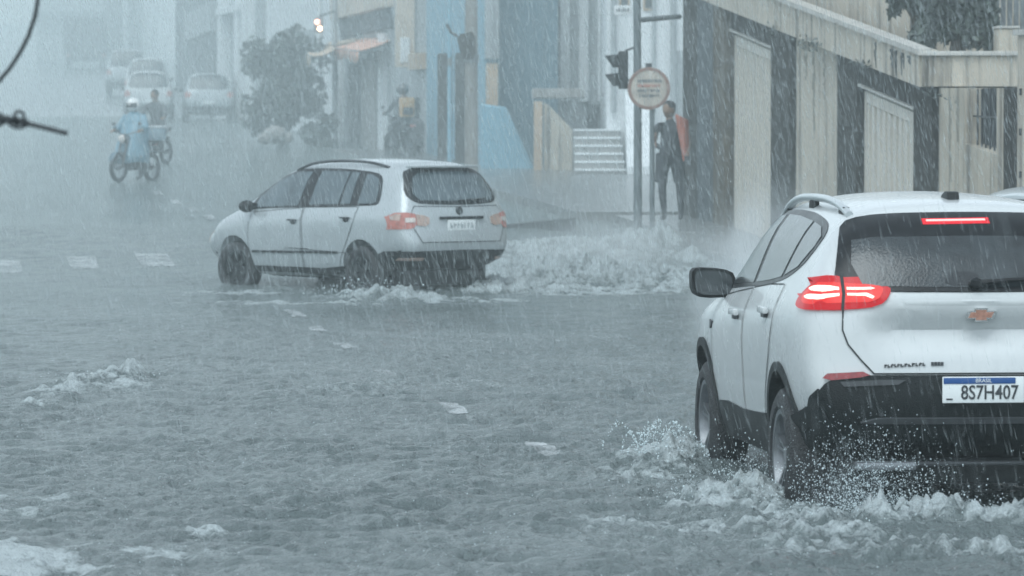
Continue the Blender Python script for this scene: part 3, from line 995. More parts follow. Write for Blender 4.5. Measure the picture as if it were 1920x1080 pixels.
# ---------------------------------------------------------------- the faded cars far up the street
def far_car(label, paint, roof=1.5, w=.84, tall=0.0, name='parked_car', window=None, lamps=True, group='cars queued far up the street', stripe=False):
    root = empty(name)
    tag(root, label, 'car', group)
    h = roof
    st = [(-1.85, .34, .68, .42, .80 * w / .84, .60, .80, .81 * w / .84, .95, .77 * w / .84, 1.02 + tall * .5, .69 * w / .84, 1.22 + tall, .58 * w / .84, h - .10, h - .05),
          (-1.0, .22, .76, .30, w, .56, .78, w, .93, .78 * w / .84, 1.02 + tall * .5, .70 * w / .84, 1.25 + tall, .58 * w / .84, h - .05, h),
          (.2, .20, .76, .28, w, .55, .78, w, .92, .78 * w / .84, 1.0 + tall * .5, .70 * w / .84, 1.24 + tall, .58 * w / .84, h - .06, h),
          (.85, .20, .76, .28, w, .55, .76, w, .90, .77 * w / .84, .98, .72 * w / .84, 1.10, .62 * w / .84, 1.22 + tall, 1.26 + tall),
          (1.35, .22, .74, .30, w, .55, .74, w * .98, .86, .76 * w / .84, .94, .72 * w / .84, .96, .66 * w / .84, .98, 1.0),
          (1.85, .26, .62, .36, .74, .50, .64, .73, .72, .68, .78, .64, .80, .52, .82, .83)]
    rear = [(.32, -1.98), (.46, -2.06), (.66, -2.08), (.9, -2.03), (1.05, -1.98), (h - .05, -1.74)]
    front = [(.25, 1.95), (.5, 2.05), (.7, 2.02), (.85, 1.92)]
    me, bvh = body_mesh(st, rear, front, rr=.2, fr=.25, arches=((-1.25, .31, .36), (1.25, .31, .36)), dark=M['seam'])
    me.materials.clear(); me.materials.append(paint); me.materials.append(M['seam'])
    link(bpy.data.objects.new('body', me), root)
    zt = h - .09
    rw = patch_obj('rear_window', bvh, 'B', [(-.60, 1.03 + tall * .4), (.60, 1.03 + tall * .4), (.66, 1.10 + tall * .4), (.54, zt), (-.54, zt), (-.66, 1.10 + tall * .4)], window or M['glass_dark'], root, off=.01, res=.1, smooth=1)
    for sd in 'LR':
        s = -1 if sd == 'L' else 1
        patch_obj('side_window', bvh, sd, [(1.0, .98), (-1.4, 1.05 + tall * .4), (-1.45, 1.15 + tall * .4), (-1.2, h - .13), (.2, h - .13)], M['glass_dark'], root, off=.006, res=.12)
        for yy in (-1.25, 1.25):
            wheel_part(root, s * (w - .10), yy, .30, .31, .19, .19, 5, s, hubcap=True)
        mm = MB(); mm.mat(M['black_plastic'])
        b_ = proj(bvh, sd, (.85, 1.0), 0)
        mm.ball(b_ + Vector((s * .12, 0, .05)), (.10, .06, .07), sub=1)
        mm.tube([b_, b_ + Vector((s * .1, 0, .03))], .03, 6)
        mm.build('mirror', None, root)
        tl = MB(); tl.mat(M['red_lens_dull'])
        add_patch(tl, bvh, 'B', [(s * x, z) for x, z in [(-.78, .78), (-.78, .96), (-.66, .97), (-.58, .90), (-.60, .80)]], .012, .06, .02)
        tl.build('tail_lamp', None, root)
    bb = MB(); bb.mat(M['black_plastic'])
    add_patch(bb, bvh, 'B', [(-.76, .36), (-.76, .50), (.76, .50), (.76, .36)], .01, .08, .03)
    bb.build('rear_bumper', None, root)
    pl = MB(); pl.mat(M['plate_white'])
    yb = proj(bvh, 'B', (0, .62), 0).y
    pl.box((-.2, yb - .03, .56), (.2, yb - .005, .68), .006)
    pl.build('number_plate', None, root)
    return root
# ------------------------------------------------------------------ world and sun
SUN_EL, SUN_AZ = R(58), R(200)      # high, behind the clouds, over the camera's back
w = bpy.data.worlds.new('World'); SC.world = w
w.use_nodes = True
nt = w.node_tree
sky = nt.nodes.new('ShaderNodeTexSky'); sky.sky_type = 'NISHITA'; sky.sun_disc = False
sky.sun_elevation = SUN_EL; sky.sun_rotation = SUN_AZ
sky.air_density = 1.0; sky.dust_density = 1.0; sky.ozone_density = 2.0
hs = nt.nodes.new('ShaderNodeHueSaturation'); hs.inputs['Saturation'].default_value = SKY_SAT; hs.inputs['Hue'].default_value = .5
nt.links.new(sky.outputs[0], hs.inputs['Color'])
bg = nt.nodes['Background']; bg.inputs['Strength'].default_value = SKY_STR
tint = nt.nodes.new('ShaderNodeMix'); tint.data_type = 'RGBA'; tint.blend_type = 'MULTIPLY'; tint.inputs['Factor'].default_value = 1
tint.inputs['B'].default_value = (*SKY_TINT, 1)
nt.links.new(hs.outputs[0], tint.inputs['A']); nt.links.new(tint.outputs['Result'], bg.inputs['Color'])
sd_ = bpy.data.lights.new('sun', 'SUN'); sd_.energy = SUN_STR; sd_.angle = R(40); sd_.color = (.90, .98, 1.0)
sun = bpy.data.objects.new('sun', sd_); COL.objects.link(sun)
# direction towards the sun: sky rotation is measured clockwise from +y
sv = Vector((math.sin(SUN_AZ) * math.cos(SUN_EL), math.cos(SUN_AZ) * math.cos(SUN_EL), math.sin(SUN_EL)))
sun.rotation_euler = sv.to_track_quat('Z', 'Y').to_euler()
SC.view_settings.view_transform = 'Standard'; SC.view_settings.look = 'None'; SC.view_settings.gamma = 1
SC.view_settings.exposure = EXPOSURE
SC.cycles.max_bounces = 8; SC.cycles.diffuse_bounces = 3; SC.cycles.glossy_bounces = 4; SC.cycles.transparent_max_bounces = 16
SC.cycles.volume_bounces = 2; SC.cycles.use_denoising = True
SC.cycles.sample_clamp_indirect = 4
SC.cycles.volume_step_rate = 1.0


# ------------------------------------------------------------------ road bed and flood water
def vnoise(x, y, seed):
    """smooth value noise on arrays"""
    rs = np.random.default_rng(seed)
    G = rs.random((256, 256))
    xi = np.floor(x).astype(int); yi = np.floor(y).astype(int)
    fx = x - xi; fy = y - yi
    fx = fx * fx * (3 - 2 * fx); fy = fy * fy * (3 - 2 * fy)
    a = G[xi % 256, yi % 256]; b = G[(xi + 1) % 256, yi % 256]
    c = G[xi % 256, (yi + 1) % 256]; d = G[(xi + 1) % 256, (yi + 1) % 256]
    return (a * (1 - fx) + b * fx) * (1 - fy) + (c * (1 - fx) + d * fx) * fy


def fbm(x, y, seed, oct=4):
    v = 0; amp = .5; t = 0
    for o in range(oct):
        v = v + amp * vnoise(x * 2 ** o + 17.3 * o, y * 2 ** o + 9.1 * o, seed + o); t += amp; amp *= .5
    return v / t


# turbulent patches: x, y, radius x, radius y, rotation, foam, churn height
CHURN = []


def churn(px, py, rx, ry, rot=0, foam=1.0, h=.05, Y=None, lift=0.0, scale=1.0):
    if Y is None:
        Y = 21.0
        for _ in range(20):
            Y = (CAM_Z - float(gz(Y))) * F_PX / max(60, py - 240)
    X = (px - 960) / F_PX * Y
    CHURN.append((X, Y, rx, ry, R(rot), foam, h, lift, scale))


# wake of the estate car
churn(1050, 470, 1.05, 1.7, 0, 1.9, .13, Y=56.5, lift=.09)
churn(1010, 520, .95, 2.3, 0, 2.0, .15, Y=52.0, lift=.13)
churn(1150, 520, 1.1, 1.9, 0, 1.8, .11, Y=52.0, lift=.06)
churn(1250, 535, .9, 1.8, 0, 1.6, .10, Y=51.0, lift=.05)
churn(930, 545, .8, .9, 0, 1.8, .12, Y=49.0, lift=.12)
churn(1100, 555, 1.3, .9, 0, 1.2, .04, Y=48.6)
churn(1200, 455, .55, .8, 0, 2.0, .15, Y=57.0, lift=.19)
churn(1245, 447, .22, .5, 0, 2.2, .10, Y=57.0, lift=.20)
churn(1250, 488, .5, .6, 0, 1.6, .12, Y=55.0, lift=.14)
churn(1300, 492, .2, .4, 0, 2.0, .08, Y=54.5, lift=.18)
churn(860, 575, 1.1, .7, 0, .95, .035, Y=46.5)
churn(690, 545, .5, .7, 0, 1.15, .10, Y=47.2, lift=.09)
churn(760, 552, .45, .5, 0, 1.0, .08, Y=46.8, lift=.05)
churn(470, 555, .7, .7, 0, .8, .035, Y=48.5)
churn(560, 575, 1.3, .45, 0, .75, .03, Y=46.0)
# about the crossover's wheels
churn(1240, 868, .26, .75, 0, 1.2, .07, lift=.07, scale=1.6)
churn(1300, 880, .16, .4, 0, 1.0, .06, Y=24.3, lift=.05, scale=1.6)
churn(1200, 890, .30, .6, 0, .85, .04, scale=1.6)
churn(1395, 935, .26, .42, 0, 1.3, .10, Y=21.7, lift=.12, scale=1.6)
churn(1430, 955, .12, .36, 0, 1.2, .08, Y=21.0, lift=.05, scale=1.6)
churn(1330, 955, .22, .5, 0, 1.1, .07, Y=21.3, lift=.05, scale=1.6)
churn(1560, 985, .30, .30, 0, 1.15, .09, Y=20.6, lift=.04, scale=1.7)
churn(1680, 985, .28, .30, 0, 1.15, .09, Y=20.5, lift=.05, scale=1.7)
churn(1775, 985, .18, .30, 0, 1.25, .08, Y=20.6, lift=.10, scale=1.6)
churn(1860, 990, .26, .32, 0, 1.15, .08, Y=20.4, lift=.08, scale=1.6)
churn(1960, 985, .3, .32, 0, 1.0, .08, Y=20.4, lift=.06, scale=1.6)
churn(1500, 1000, .4, .35, 0, .95, .07, Y=19.9, lift=.02, scale=1.7)
churn(1640, 1035, .7, .5, 0, .72, .06, Y=19.2, scale=1.7)
churn(1250, 985, .5, .6, 0, .74, .05, Y=20.2, scale=1.7)
churn(1850, 1050, .5, .4, 0, .76, .05, Y=18.8, scale=1.7)
# breaking ripples over on the far lane and at the near edge
churn(190, 728, .36, .8, 0, 1.25, .06, Y=31.5, lift=.12, scale=1.3)
churn(110, 745, .22, .6, 0, 1.05, .05, Y=30.5, lift=.06, scale=1.3)
churn(245, 705, .14, .5, 0, 1.15, .05, Y=32.3, lift=.12, scale=1.3)
churn(62, 768, .12, .5, 0, 1.15, .04, Y=29.0, lift=.04, scale=1.4)
churn(12, 1050, .26, .72, 0, 4.5, .012, Y=18.6, lift=.03, scale=1.6)
churn(70, 1085, .16, .25, 0, 1.6, .02, Y=18.2, lift=.02, scale=1.6)
churn(385, 1005, .12, .14, 0, 1.35, .05, Y=19.9, lift=.05, scale=2.0)
churn(330, 1050, .34, .30, 0, .85, .02, Y=19.0, scale=1.7)
churn(160, 1078, .2, .2, 0, 1.1, .02, Y=18.2, scale=1.7)
churn(40, 945, .3, .7, 0, 1.05, .015, Y=21.6, scale=1.3)
churn(900, 1045, .30, .28, 30, .12, .05, Y=19.0, lift=.015, scale=1.3)
churn(1010, 1000, .2, .25, 30, .12, .035, Y=19.8, lift=.02, scale=1.3)
churn(1240, 965, .16, .22, 20, .12, .035, Y=20.8, lift=.02, scale=1.3)
churn(760, 725, 1.0, .5, 0, .45, .03, Y=31.2, lift=.035)
churn(640, 735, .7, .4, 0, .4, .03, Y=30.6, lift=.03)


def water_height(X, Y):
    """returns (height above the still level, foam 0..1, churn 0..1)"""
    H = np.zeros_like(X)
    rs = np.random.default_rng(11)
    # gusts: where the ripples are stronger or weaker
    gust = .72 + .62 * np.clip(fbm(X * .55 + 40, Y * .16 + 3, 5, 4) * 1.5 - .28, 0, 1)
    fade = np.clip(1.35 - (Y - 18) / 27, .34, 1.3)
    wx = (fbm(X * .8, Y * .5, 61, 3) - .5) * 1.1
    wy = (fbm(X * .8 + 9, Y * .5 + 5, 71, 3) - .5) * 1.1
    A = np.zeros_like(X)
    for k in range(46):
        lam = .085 * (1.1 / .085) ** rs.random()
        th = rs.normal(R(93), R(46))
        kx, ky = math.cos(th) * 2 * math.pi / lam, math.sin(th) * 2 * math.pi / lam
        amp = .0030 * lam ** .62
        ph = kx * (X + wx) + ky * (Y + wy) + rs.random() * 7
        A += amp * (np.sin(ph) + .34 * np.sin(2 * ph + .6))
    H += A * gust * fade * 1.55
    # fine wind ripple, broken up
    H += (fbm(X * 6.5, Y * 4.2, 21, 4) - .5) * .030 * gust * fade
    # raindrop crowns and dimples
    D = np.zeros_like(X)
    H += D
    foam = np.zeros_like(X); ch = np.zeros_like(X)
    for (cx, cy, rx, ry, ro, fo, h, lift, sc) in CHURN:
        dx, dy = X - cx, Y - cy
        m = (np.abs(dx) < 2.4 * max(rx, ry)) & (np.abs(dy) < 2.4 * max(rx, ry))
        if not m.any(): continue
        a = dx[m] * math.cos(ro) + dy[m] * math.sin(ro); b = -dx[m] * math.sin(ro) + dy[m] * math.cos(ro)
        wob = .72 + .56 * fbm(X[m] * 2.3 * sc + cx, Y[m] * 1.2 * sc + cy, 31, 3)
        d = np.sqrt((a / rx) ** 2 + (b / ry) ** 2) / wob
        g = np.exp(-d ** 2.4 * 1.1)
        rid = 1 - np.abs(2 * fbm(X[m] * 3.4 * sc, Y[m] * 2.3 * sc, 41, 4) - 1)
        tex = fbm(X[m] * 7 * sc, Y[m] * 5 * sc, 51, 4)
        H[m] += g * (lift * .5 * (.5 + 1.1 * (rid - .4)) + h * ((rid - .5) * .9 + (tex - .5) * 1.3 + (fbm(X[m] * 19, Y[m] * 13, 57, 3) - .5) * 1.1))
        fv = np.clip(g * 1.25, 0, 1) * fo * (.16 + .80 * np.clip((tex - .36) * 2.8, 0, 1)) * (.30 + .85 * rid ** 1.5)
        foam[m] = np.maximum(foam[m], fv)
        ch[m] = np.maximum(ch[m], g)
    # thin streaks of froth drifting between the patches
    st_ = fbm(X * 1.3 + 5, Y * .55, 81, 5)
    thin = np.clip((st_ - .60) * 5, 0, 1) * .30 * np.clip(fbm(X * 9, Y * 5, 91, 3) * 2 - .6, 0, 1)
    foam = np.maximum(foam, thin)
    return H, np.clip(foam, 0, 1), ch


def still(Y):
    return gz(Y)


def axis(parts):
    out = []
    for (a, b, n) in parts: out.append(np.linspace(a, b, n, endpoint=False))
    return np.concatenate(out + [np.array([parts[-1][1]])])


FULL_WATER = True
xs = axis([(-120, -12, 14), (-12, -3.4, 120), (-3.4, 3.4, 440), (3.4, 12, 120), (12, 120, 14)])
ys = axis([(-40, 10, 12), (10, 17, 60), (17, 26, 300), (26, 40, 260), (40, 62, 260), (62, 80, 60), (80, 150, 60)])
GX, GYY = np.meshgrid(xs, ys)
h_, foam_, ch_ = water_height(GX, GYY)
edge = np.clip((150 - GYY) / 10, 0, 1)
GZZ = still(GYY) + h_ - .05 * (1 - edge)
V = np.stack([GX, GYY, GZZ], -1).reshape(-1, 3)
ny, nx = GX.shape
ii = (np.arange(ny - 1)[:, None] * nx + np.arange(nx - 1)[None, :]).ravel()
Fq = np.stack([ii, ii + 1, ii + nx + 1, ii + nx], -1)

mw, nt, b = newmat('flood_water')
N, L = nt.nodes, nt.links
at = N.new('ShaderNodeAttribute'); at.attribute_name = 'foam'
tc = N.new('ShaderNodeTexCoord')
mp = N.new('ShaderNodeMapping'); mp.inputs['Scale'].default_value = (1, .8, 1)
L.new(tc.outputs['Object'], mp.inputs['Vector'])
nzc = N.new('ShaderNodeTexNoise'); nzc.inputs['Scale'].default_value = .5; nzc.inputs['Detail'].default_value = 5
L.new(mp.outputs[0], nzc.inputs['Vector'])
cr = N.new('ShaderNodeValToRGB')
cr.color_ramp.elements[0].position = .3; cr.color_ramp.elements[0].color = (.14, .178, .18, 1)
cr.color_ramp.elements[1].position = .7; cr.color_ramp.elements[1].color = (.21, .254, .256, 1)
L.new(nzc.outputs['Fac'], cr.inputs['Fac'])
nf = N.new('ShaderNodeTexNoise'); nf.inputs['Scale'].default_value = 26; nf.inputs['Detail'].default_value = 8; nf.inputs['Roughness'].default_value = .7
L.new(mp.outputs[0], nf.inputs['Vector'])
# froth breaks up into bubbles at its edges
sm = N.new('ShaderNodeMath'); sm.operation = 'MULTIPLY_ADD'; sm.inputs[1].default_value = 1.5; sm.inputs[2].default_value = -.75
L.new(nf.outputs['Fac'], sm.inputs[0])
ad = N.new('ShaderNodeMath'); ad.operation = 'ADD'
L.new(at.outputs['Fac'], ad.inputs[0]); L.new(sm.outputs[0], ad.inputs[1])
fr_ = N.new('ShaderNodeMapRange'); fr_.inputs['From Min'].default_value = .12; fr_.inputs['From Max'].default_value = .82; fr_.interpolation_type = 'SMOOTHSTEP'
L.new(ad.outputs[0], fr_.inputs['Value'])
mxc = N.new('ShaderNodeMix'); mxc.data_type = 'RGBA'; mxc.inputs['B'].default_value = (.55, .62, .635, 1)
L.new(fr_.outputs[0], mxc.inputs['Factor']); L.new(cr.outputs['Color'], mxc.inputs['A']); L.new(mxc.outputs['Result'], b.inputs['Base Color'])
rgh = N.new('ShaderNodeMapRange'); rgh.inputs['To Min'].default_value = .12; rgh.inputs['To Max'].default_value = .75
L.new(fr_.outputs[0], rgh.inputs['Value']); L.new(rgh.outputs[0], b.inputs['Roughness'])
b.inputs['IOR'].default_value = 1.33
# pitting by the rain: small dimples and crowns
vr = N.new('ShaderNodeTexVoronoi'); vr.inputs['Scale'].default_value = 13; vr.feature = 'F1'
L.new(mp.outputs[0], vr.inputs['Vector'])
vm_ = N.new('ShaderNodeMapRange'); vm_.inputs['From Max'].default_value = .30; vm_.inputs['To Min'].default_value = 1; vm_.inputs['To Max'].default_value = 0
L.new(vr.outputs['Distance'], vm_.inputs['Value'])
nb_ = N.new('ShaderNodeTexNoise'); nb_.inputs['Scale'].default_value = 19; nb_.inputs['Detail'].default_value = 5; nb_.inputs['Roughness'].default_value = .65
L.new(mp.outputs[0], nb_.inputs['Vector'])
hh = N.new('ShaderNodeMath'); hh.operation = 'MULTIPLY_ADD'; hh.inputs[1].default_value = .35
L.new(vm_.outputs[0], hh.inputs[0]); L.new(nb_.outputs['Fac'], hh.inputs[2])
bp_ = N.new('ShaderNodeBump'); bp_.inputs['Strength'].default_value = 1.0; bp_.inputs['Distance'].default_value = .11
L.new(hh.outputs[0], bp_.inputs['Height']); L.new(bp_.outputs[0], b.inputs['Normal'])

water = mesh_np('water', V, Fq, mw)
fa = water.data.attributes.new('foam', 'FLOAT', 'POINT'); fa.data.foreach_set('value', foam_.ravel().astype(np.float32))
tag(water, 'rippled grey flood water covering the street', kind='structure')


def surf_z(x, y):
    """height of the water or wet road at points"""
    x = np.atleast_1d(np.asarray(x, float)); y = np.atleast_1d(np.asarray(y, float))
    h, _, _ = water_height(x, y)
    return still(y) + np.where(y < 148, h, 0)


# road bed: one sheet out to the horizon; above the flood it is wet asphalt
rx = axis([(-320, -40, 8), (-40, 40, 80), (40, 320, 8)])
ry = axis([(-130, 40, 8), (40, 80, 30), (80, 260, 90), (260, 435, 14)])
RX, RY = np.meshgrid(rx, ry)
RZ = gz(RY) - .16 * np.clip((152 - RY) / 14, 0, 1) - .004
V = np.stack([RX, RY, RZ], -1).reshape(-1, 3)
ny, nx = RX.shape
ii = (np.arange(ny - 1)[:, None] * nx + np.arange(nx - 1)[None, :]).ravel()
M['asphalt'] = pm('asphalt', (.17, .195, .20), .25, var=.3, scale=.35, bump=.5, bscale=9)
road = mesh_np('road', V, np.stack([ii, ii + 1, ii + nx + 1, ii + nx], -1), M['asphalt'])
tag(road, 'wet grey road climbing away into the rain', kind='structure')

# ------------------------------------------------------------------ painted markings (thin worn sheets lying just on the film of water)
mk, nt, b = newmat('road_paint')
N, L = nt.nodes, nt.links
b.inputs['Base Color'].default_value = (.56, .60, .61, 1); b.inputs['Roughness'].default_value = .2
tc = N.new('ShaderNodeTexCoord'); nz = N.new('ShaderNodeTexNoise'); nz.inputs['Scale'].default_value = 5; nz.inputs['Detail'].default_value = 6
L.new(tc.outputs['Object'], nz.inputs['Vector'])
mr = N.new('ShaderNodeMapRange'); mr.inputs['From Min'].default_value = .36; mr.inputs['From Max'].default_value = .60; mr.inputs['To Min'].default_value = .66; mr.inputs['To Max'].default_value = .10
L.new(nz.outputs['Fac'], mr.inputs['Value']); L.new(mr.outputs[0], b.inputs['Alpha'])
M['road_paint'] = mk
STREET = Vector((-.131, .9914, 0)); ACROSS = Vector((.9914, .131, 0))


def paint_quad(mb, c, l, wd, lift=.007, d=STREET, a=ACROSS, shear=0.0):
    n = max(2, int(l / .035)); m = max(2, int(wd / .025))
    g = []
    for i in range(n + 1):
        row = []
        for j in range(m + 1):
            p = Vector((c[0], c[1], 0)) + d * ((i / n - .5) * l) + a * ((j / m - .5) * wd)
            wob = .02 * pnoise(p * 3)
            p += a * wob
            p.z = lift
            row.append(mb.bm.verts.new(p))
        g.append(row)
    co = [v.co for r_ in g for v in r_]
    zs = surf_z([c.x for c in co], [c.y for c in co])
    for c, z in zip(co, zs): c.z = float(z) + lift
    fs = []
    for i in range(n):
        for j in range(m):
            f = mb.bm.faces.new((g[i][j], g[i][j + 1], g[i + 1][j + 1], g[i + 1][j])); f.smooth = True; fs.append(f)
    mb._tagf(fs)


def ground_at(px, py):
    Y = 22.0
    for _ in range(40):
        Y = .5 * Y + .5 * (CAM_Z - float(gz(Y))) * F_PX / (py - 240 + 1e-6)
    return (px - 960) / F_PX * Y, Y


lm = MB(); lm.mat(mk)
for (px, py, l, wd) in ((1010, 838, 1.0, .13), (843, 765, 1.0, .13), (648, 651, 1.1, .13), (596, 618, 1.0, .12), (552, 588, 1.5, .12),
                        (392, 408, 1.6, .16), (362, 393, 1.6, .16), (330, 379, 1.6, .15), (296, 362, 1.6, .15), (720, 700, .7, .12)):
    x, y = ground_at(px, py)
    paint_quad(lm, (x, y), l, wd)
o = lm.build('lane_marking', None); tag(o, 'broken white centre line showing through the flood', kind='structure')
cw = MB(); cw.mat(mk)
for (px, py, wd) in ((290, 488, .42), (155, 493, .36), (12, 501, .36), (-130, 508, .4)):
    x, y = ground_at(px, py)
    paint_quad(cw, (x, y), 2.1, wd)
o = cw.build('crosswalk', None); tag(o, 'worn white crossing blocks under shallow water', kind='structure')
# ------------------------------------------------------------------ street frame: the building line on the kerb side
def wx(Y, off=0.0):
    """x of the building line at depth Y; off metres back from the street"""
    return 11.438 - .141 * Y + off * .990


NRM = Vector((-.990, -.1396, 0))        # out of the facades, towards the street
ALG = Vector((-.1396, .990, 0))         # along the street, away from the camera


def wp3(Y, off, z):
    p = Vector((11.438 - .141 * Y, Y, 0)) - NRM * off
    p.z = z
    return p


def whexa(mb, Y0, Y1, zb0, zb1, zt0, zt1, o0, o1):
    """block on the building line between depths Y0<Y1; bottoms/tops may slope; from set-back o0 (front) to o1 (back)"""
    mb.hexa([wp3(Y0, o0, zb0), wp3(Y0, o1, zb0), wp3(Y1, o1, zb1), wp3(Y1, o0, zb1),
             wp3(Y0, o0, zt0), wp3(Y0, o1, zt0), wp3(Y1, o1, zt1), wp3(Y1, o0, zt1)])


M['wall_pale'] = stained('wall_pale', (.52, .475, .40), (.15, .135, .115), .8, .75, 2.0, .13)
M['wall_panel'] = stained('wall_panel', (.47, .425, .35), (.11, .10, .085), .75, .9, 3.2, .10, 3.1, .5)
M['parapet'] = stained('parapet', (.52, .475, .40), (.09, .085, .075), .8, .85, 2.6, .10, 9.3, .35)
M['tile_dark'] = pm('tile_dark', (.034, .033, .030), .75, spec=.2, var=.6, scale=7, bump=.4, bscale=30, stretch=(1, 1, .5))
M['tile_blue'] = pm('tile_blue', (.085, .10, .11), .7, spec=.2, var=.35, scale=6, bump=.3, bscale=25)
M['tile_brown'] = pm('tile_brown', (.10, .085, .065), .7, spec=.2, var=.4, scale=6, bump=.3, bscale=25, stretch=(1, 1, .4))
M['gate_white'] = pm('gate_white', (.57, .54, .48), .5, var=.10, scale=3, stretch=(3, 3, .3))
M['gate_groove'] = pm('gate_groove', (.40, .41, .40), .6, var=.15)
M['coping'] = pm('coping', (.46, .45, .42), .7, var=.25, scale=8)
M['concrete'] = stained('concrete', (.30, .30, .29), (.13, .13, .12), .8, .6, 2, .5, 5)
M['kerb_dark'] = pm('kerb_dark', (.045, .05, .052), .8, var=.35, scale=9, bump=.4, bscale=20)
M['paving'] = pm('paving', (.16, .17, .17), .25, var=.25, scale=2.5, bump=.3, bscale=18)
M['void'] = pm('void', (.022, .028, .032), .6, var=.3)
M['white_wall'] = stained('white_wall', (.70, .73, .74), (.40, .43, .44), .75, .5, 2, .15, 2)
M['grey_wall'] = stained('grey_wall', (.34, .37, .38), (.17, .19, .20), .8, .5, 2, .2, 7)
M['blue_wall'] = stained('blue_wall', (.075, .155, .20), (.05, .09, .11), .7, .5, 2, .2, 12)
M['sky_wall'] = stained('sky_wall', (.19, .36, .45), (.12, .23, .28), .7, .5, 2, .2, 4)
M['sky_bright'] = stained('sky_bright', (.17, .345, .44), (.12, .28, .36), .7, .5, 2, .3, 8)
M['ochre'] = stained('ochre', (.44, .33, .23), (.26, .20, .16), .75, .5, 2, .3, 6)
M['tan_board'] = pm('tan_board', (.52, .45, .37), .6, var=.12, scale=2)
M['salmon'] = pm('salmon', (.70, .41, .31), .75, var=.12, scale=2)
M['canvas'] = pm('canvas', (.58, .47, .36), .8, var=.15, scale=2)
M['steel'] = pm('steel', (.16, .18, .19), .5, metal=.3, var=.25, scale=9)
M['pole_paint'] = pm('pole_paint', (.12, .145, .155), .5, var=.3, scale=9, stretch=(1, 1, .3))
M['leaf'] = pm('leaf', (.06, .075, .068), .5, var=.5, scale=1.6)
M['leaf2'] = pm('leaf2', (.075, .10, .085), .5, var=.5, scale=1.6)
M['bark'] = pm('bark', (.07, .06, .05), .85, var=.3, bump=.5)


def base_z(Y): return float(gz(Y)) - .35
def dt(Y): return 2.08 + .105 * (Y - 48.5)       # door heads climb with the street
def pb(Y): return 2.357 + .104 * (Y - 47.5)      # underside of the parapet band
def pt(Y): return 2.77 + .107 * (Y - 47.5)       # its top


# ---- the garage building -------------------------------------------------
g = empty('garage_building', wp3(55, 0, .2))
tag(g, 'stained pale wall with two white garage doors between dark tiled pilasters', 'building')


def part(mb, name, parent, mat=None, merge=0.0):
    o = mb.build(name, mat, merge=merge)
    o.parent = parent
    o.matrix_parent_inverse = parent.matrix_basis.inverted()
    return o


def place_on(o, parent):
    o.parent = parent
    bpy.context.view_layer.update()
    o.matrix_parent_inverse = parent.matrix_world.inverted()
    return o


YL, YR_ = 62.6, 47.5
mb = MB(); mb.mat(M['wall_panel'])
whexa(mb, YR_, YL, base_z(YR_), base_z(YL), pb(YR_) + .02, pb(YL) + .02, .16, 6)
part(mb, 'wall', g)
# pale rendered panels a little proud of the body
for y0, y1 in ((52.45, 55.25),):
    mb = MB(); mb.mat(M['wall_pale'])
    whexa(mb, y0, y1, base_z(y0), base_z(y1), pb(y0) - .02, pb(y1) - .02, .03, .155)
    part(mb, 'rendered_panel', g)
# pilasters
for y0, y1, m_ in ((47.55, 48.42, 'tile_dark'), (51.35, 52.40, 'tile_dark'), (55.30, 56.45, 'tile_dark'), (59.45, 60.3, 'tile_brown'), (60.32, 61.5, 'tile_blue'), (61.52, 62.65, 'tile_dark')):
    mb = MB(); mb.mat(M[m_])
    whexa(mb, y0, y1, base_z(y0), base_z(y1), pb(y0) - .01 + (1.6 if y0 > 59.3 else 0), pb(y1) - .01 + (1.6 if y0 > 59.3 else 0), -.06 if y0 < 59 else -.10, .157)
    o = part(mb, 'pilaster', g)
    if y0 > 51 and y0 < 52:
        o['label'] = 'dark wet tiled pilaster'
# tiled lintels over the doors
for y0, y1 in ((48.45, 51.32), (56.48, 59.42)):
    mb = MB(); mb.mat(M['tile_dark'])
    whexa(mb, y0, y1, dt(y0) + .06, dt(y1) + .06, pb(y0) - .012, pb(y1) - .012, -.02, .156)
    mb.mat(M['coping'])
    whexa(mb, y0, y1, dt(y0) + .025, dt(y1) + .025, dt(y0) + .058, dt(y1) + .058, -.05, .15)
    part(mb, 'lintel', g)
# garage doors with upright ribs
for y0, y1, nr in ((48.48, 51.30, 19), (56.50, 59.40, 26)):
    mb = MB(); mb.mat(M['gate_white'])
    whexa(mb, y0, y1, base_z(y0), base_z(y1), dt(y0) - .03, dt(y1) - .03, .06, .15)
    d = part(mb, 'garage_door', g)
    mb = MB(); mb.mat(M['gate_white'])
    whexa(mb, y0, y1, dt(y0) - .16, dt(y1) - .16, dt(y0) - .031, dt(y1) - .031, .03, .059)
    whexa(mb, y0, y0 + .10, base_z(y0), base_z(y0), dt(y0) - .162, dt(y0) - .152, .03, .059)
    whexa(mb, y1 - .10, y1, base_z(y1), base_z(y1), dt(y1) - .172, dt(y1) - .162, .03, .059)
    place_on(mb.build('door_frame'), d)
    mb = MB(); mb.mat(M['gate_white'])
    st = (y1 - y0 - .2) / nr
    for k in range(nr):
        a = y0 + .1 + k * st
        if k % 2 == 0:
            whexa(mb, a, a + st * .96, base_z(a), base_z(a), dt(a) - .175, dt(a + st) - .175, .038, .059)
    place_on(mb.build('door_slat'), d)
# parapet band with its coping, then the return facing us
mb = MB(); mb.mat(M['parapet'])
whexa(mb, YR_, YL, pb(YR_), pb(YL), pt(YR_) - .05, pt(YL) - .05, -.22, .10)
X0 = wx(YR_) - .22
mb.box((X0 + .03, YR_ - .12, 2.362), (X0 + 2.4, YR_ + .10, 2.70), 0)
par = part(mb, 'parapet', g)
mb = MB(); mb.mat(M['coping'])
whexa(mb, YR_ - .02, YL, pt(YR_) - .048, pt(YL) - .048, pt(YR_) + .012, pt(YL) + .012, -.27, -.08)
mb.box((X0 - .02, YR_ - .17, 2.702), (X0 + 2.4, YR_ + .12, 2.752), .006)
place_on(mb.build('coping'), par)
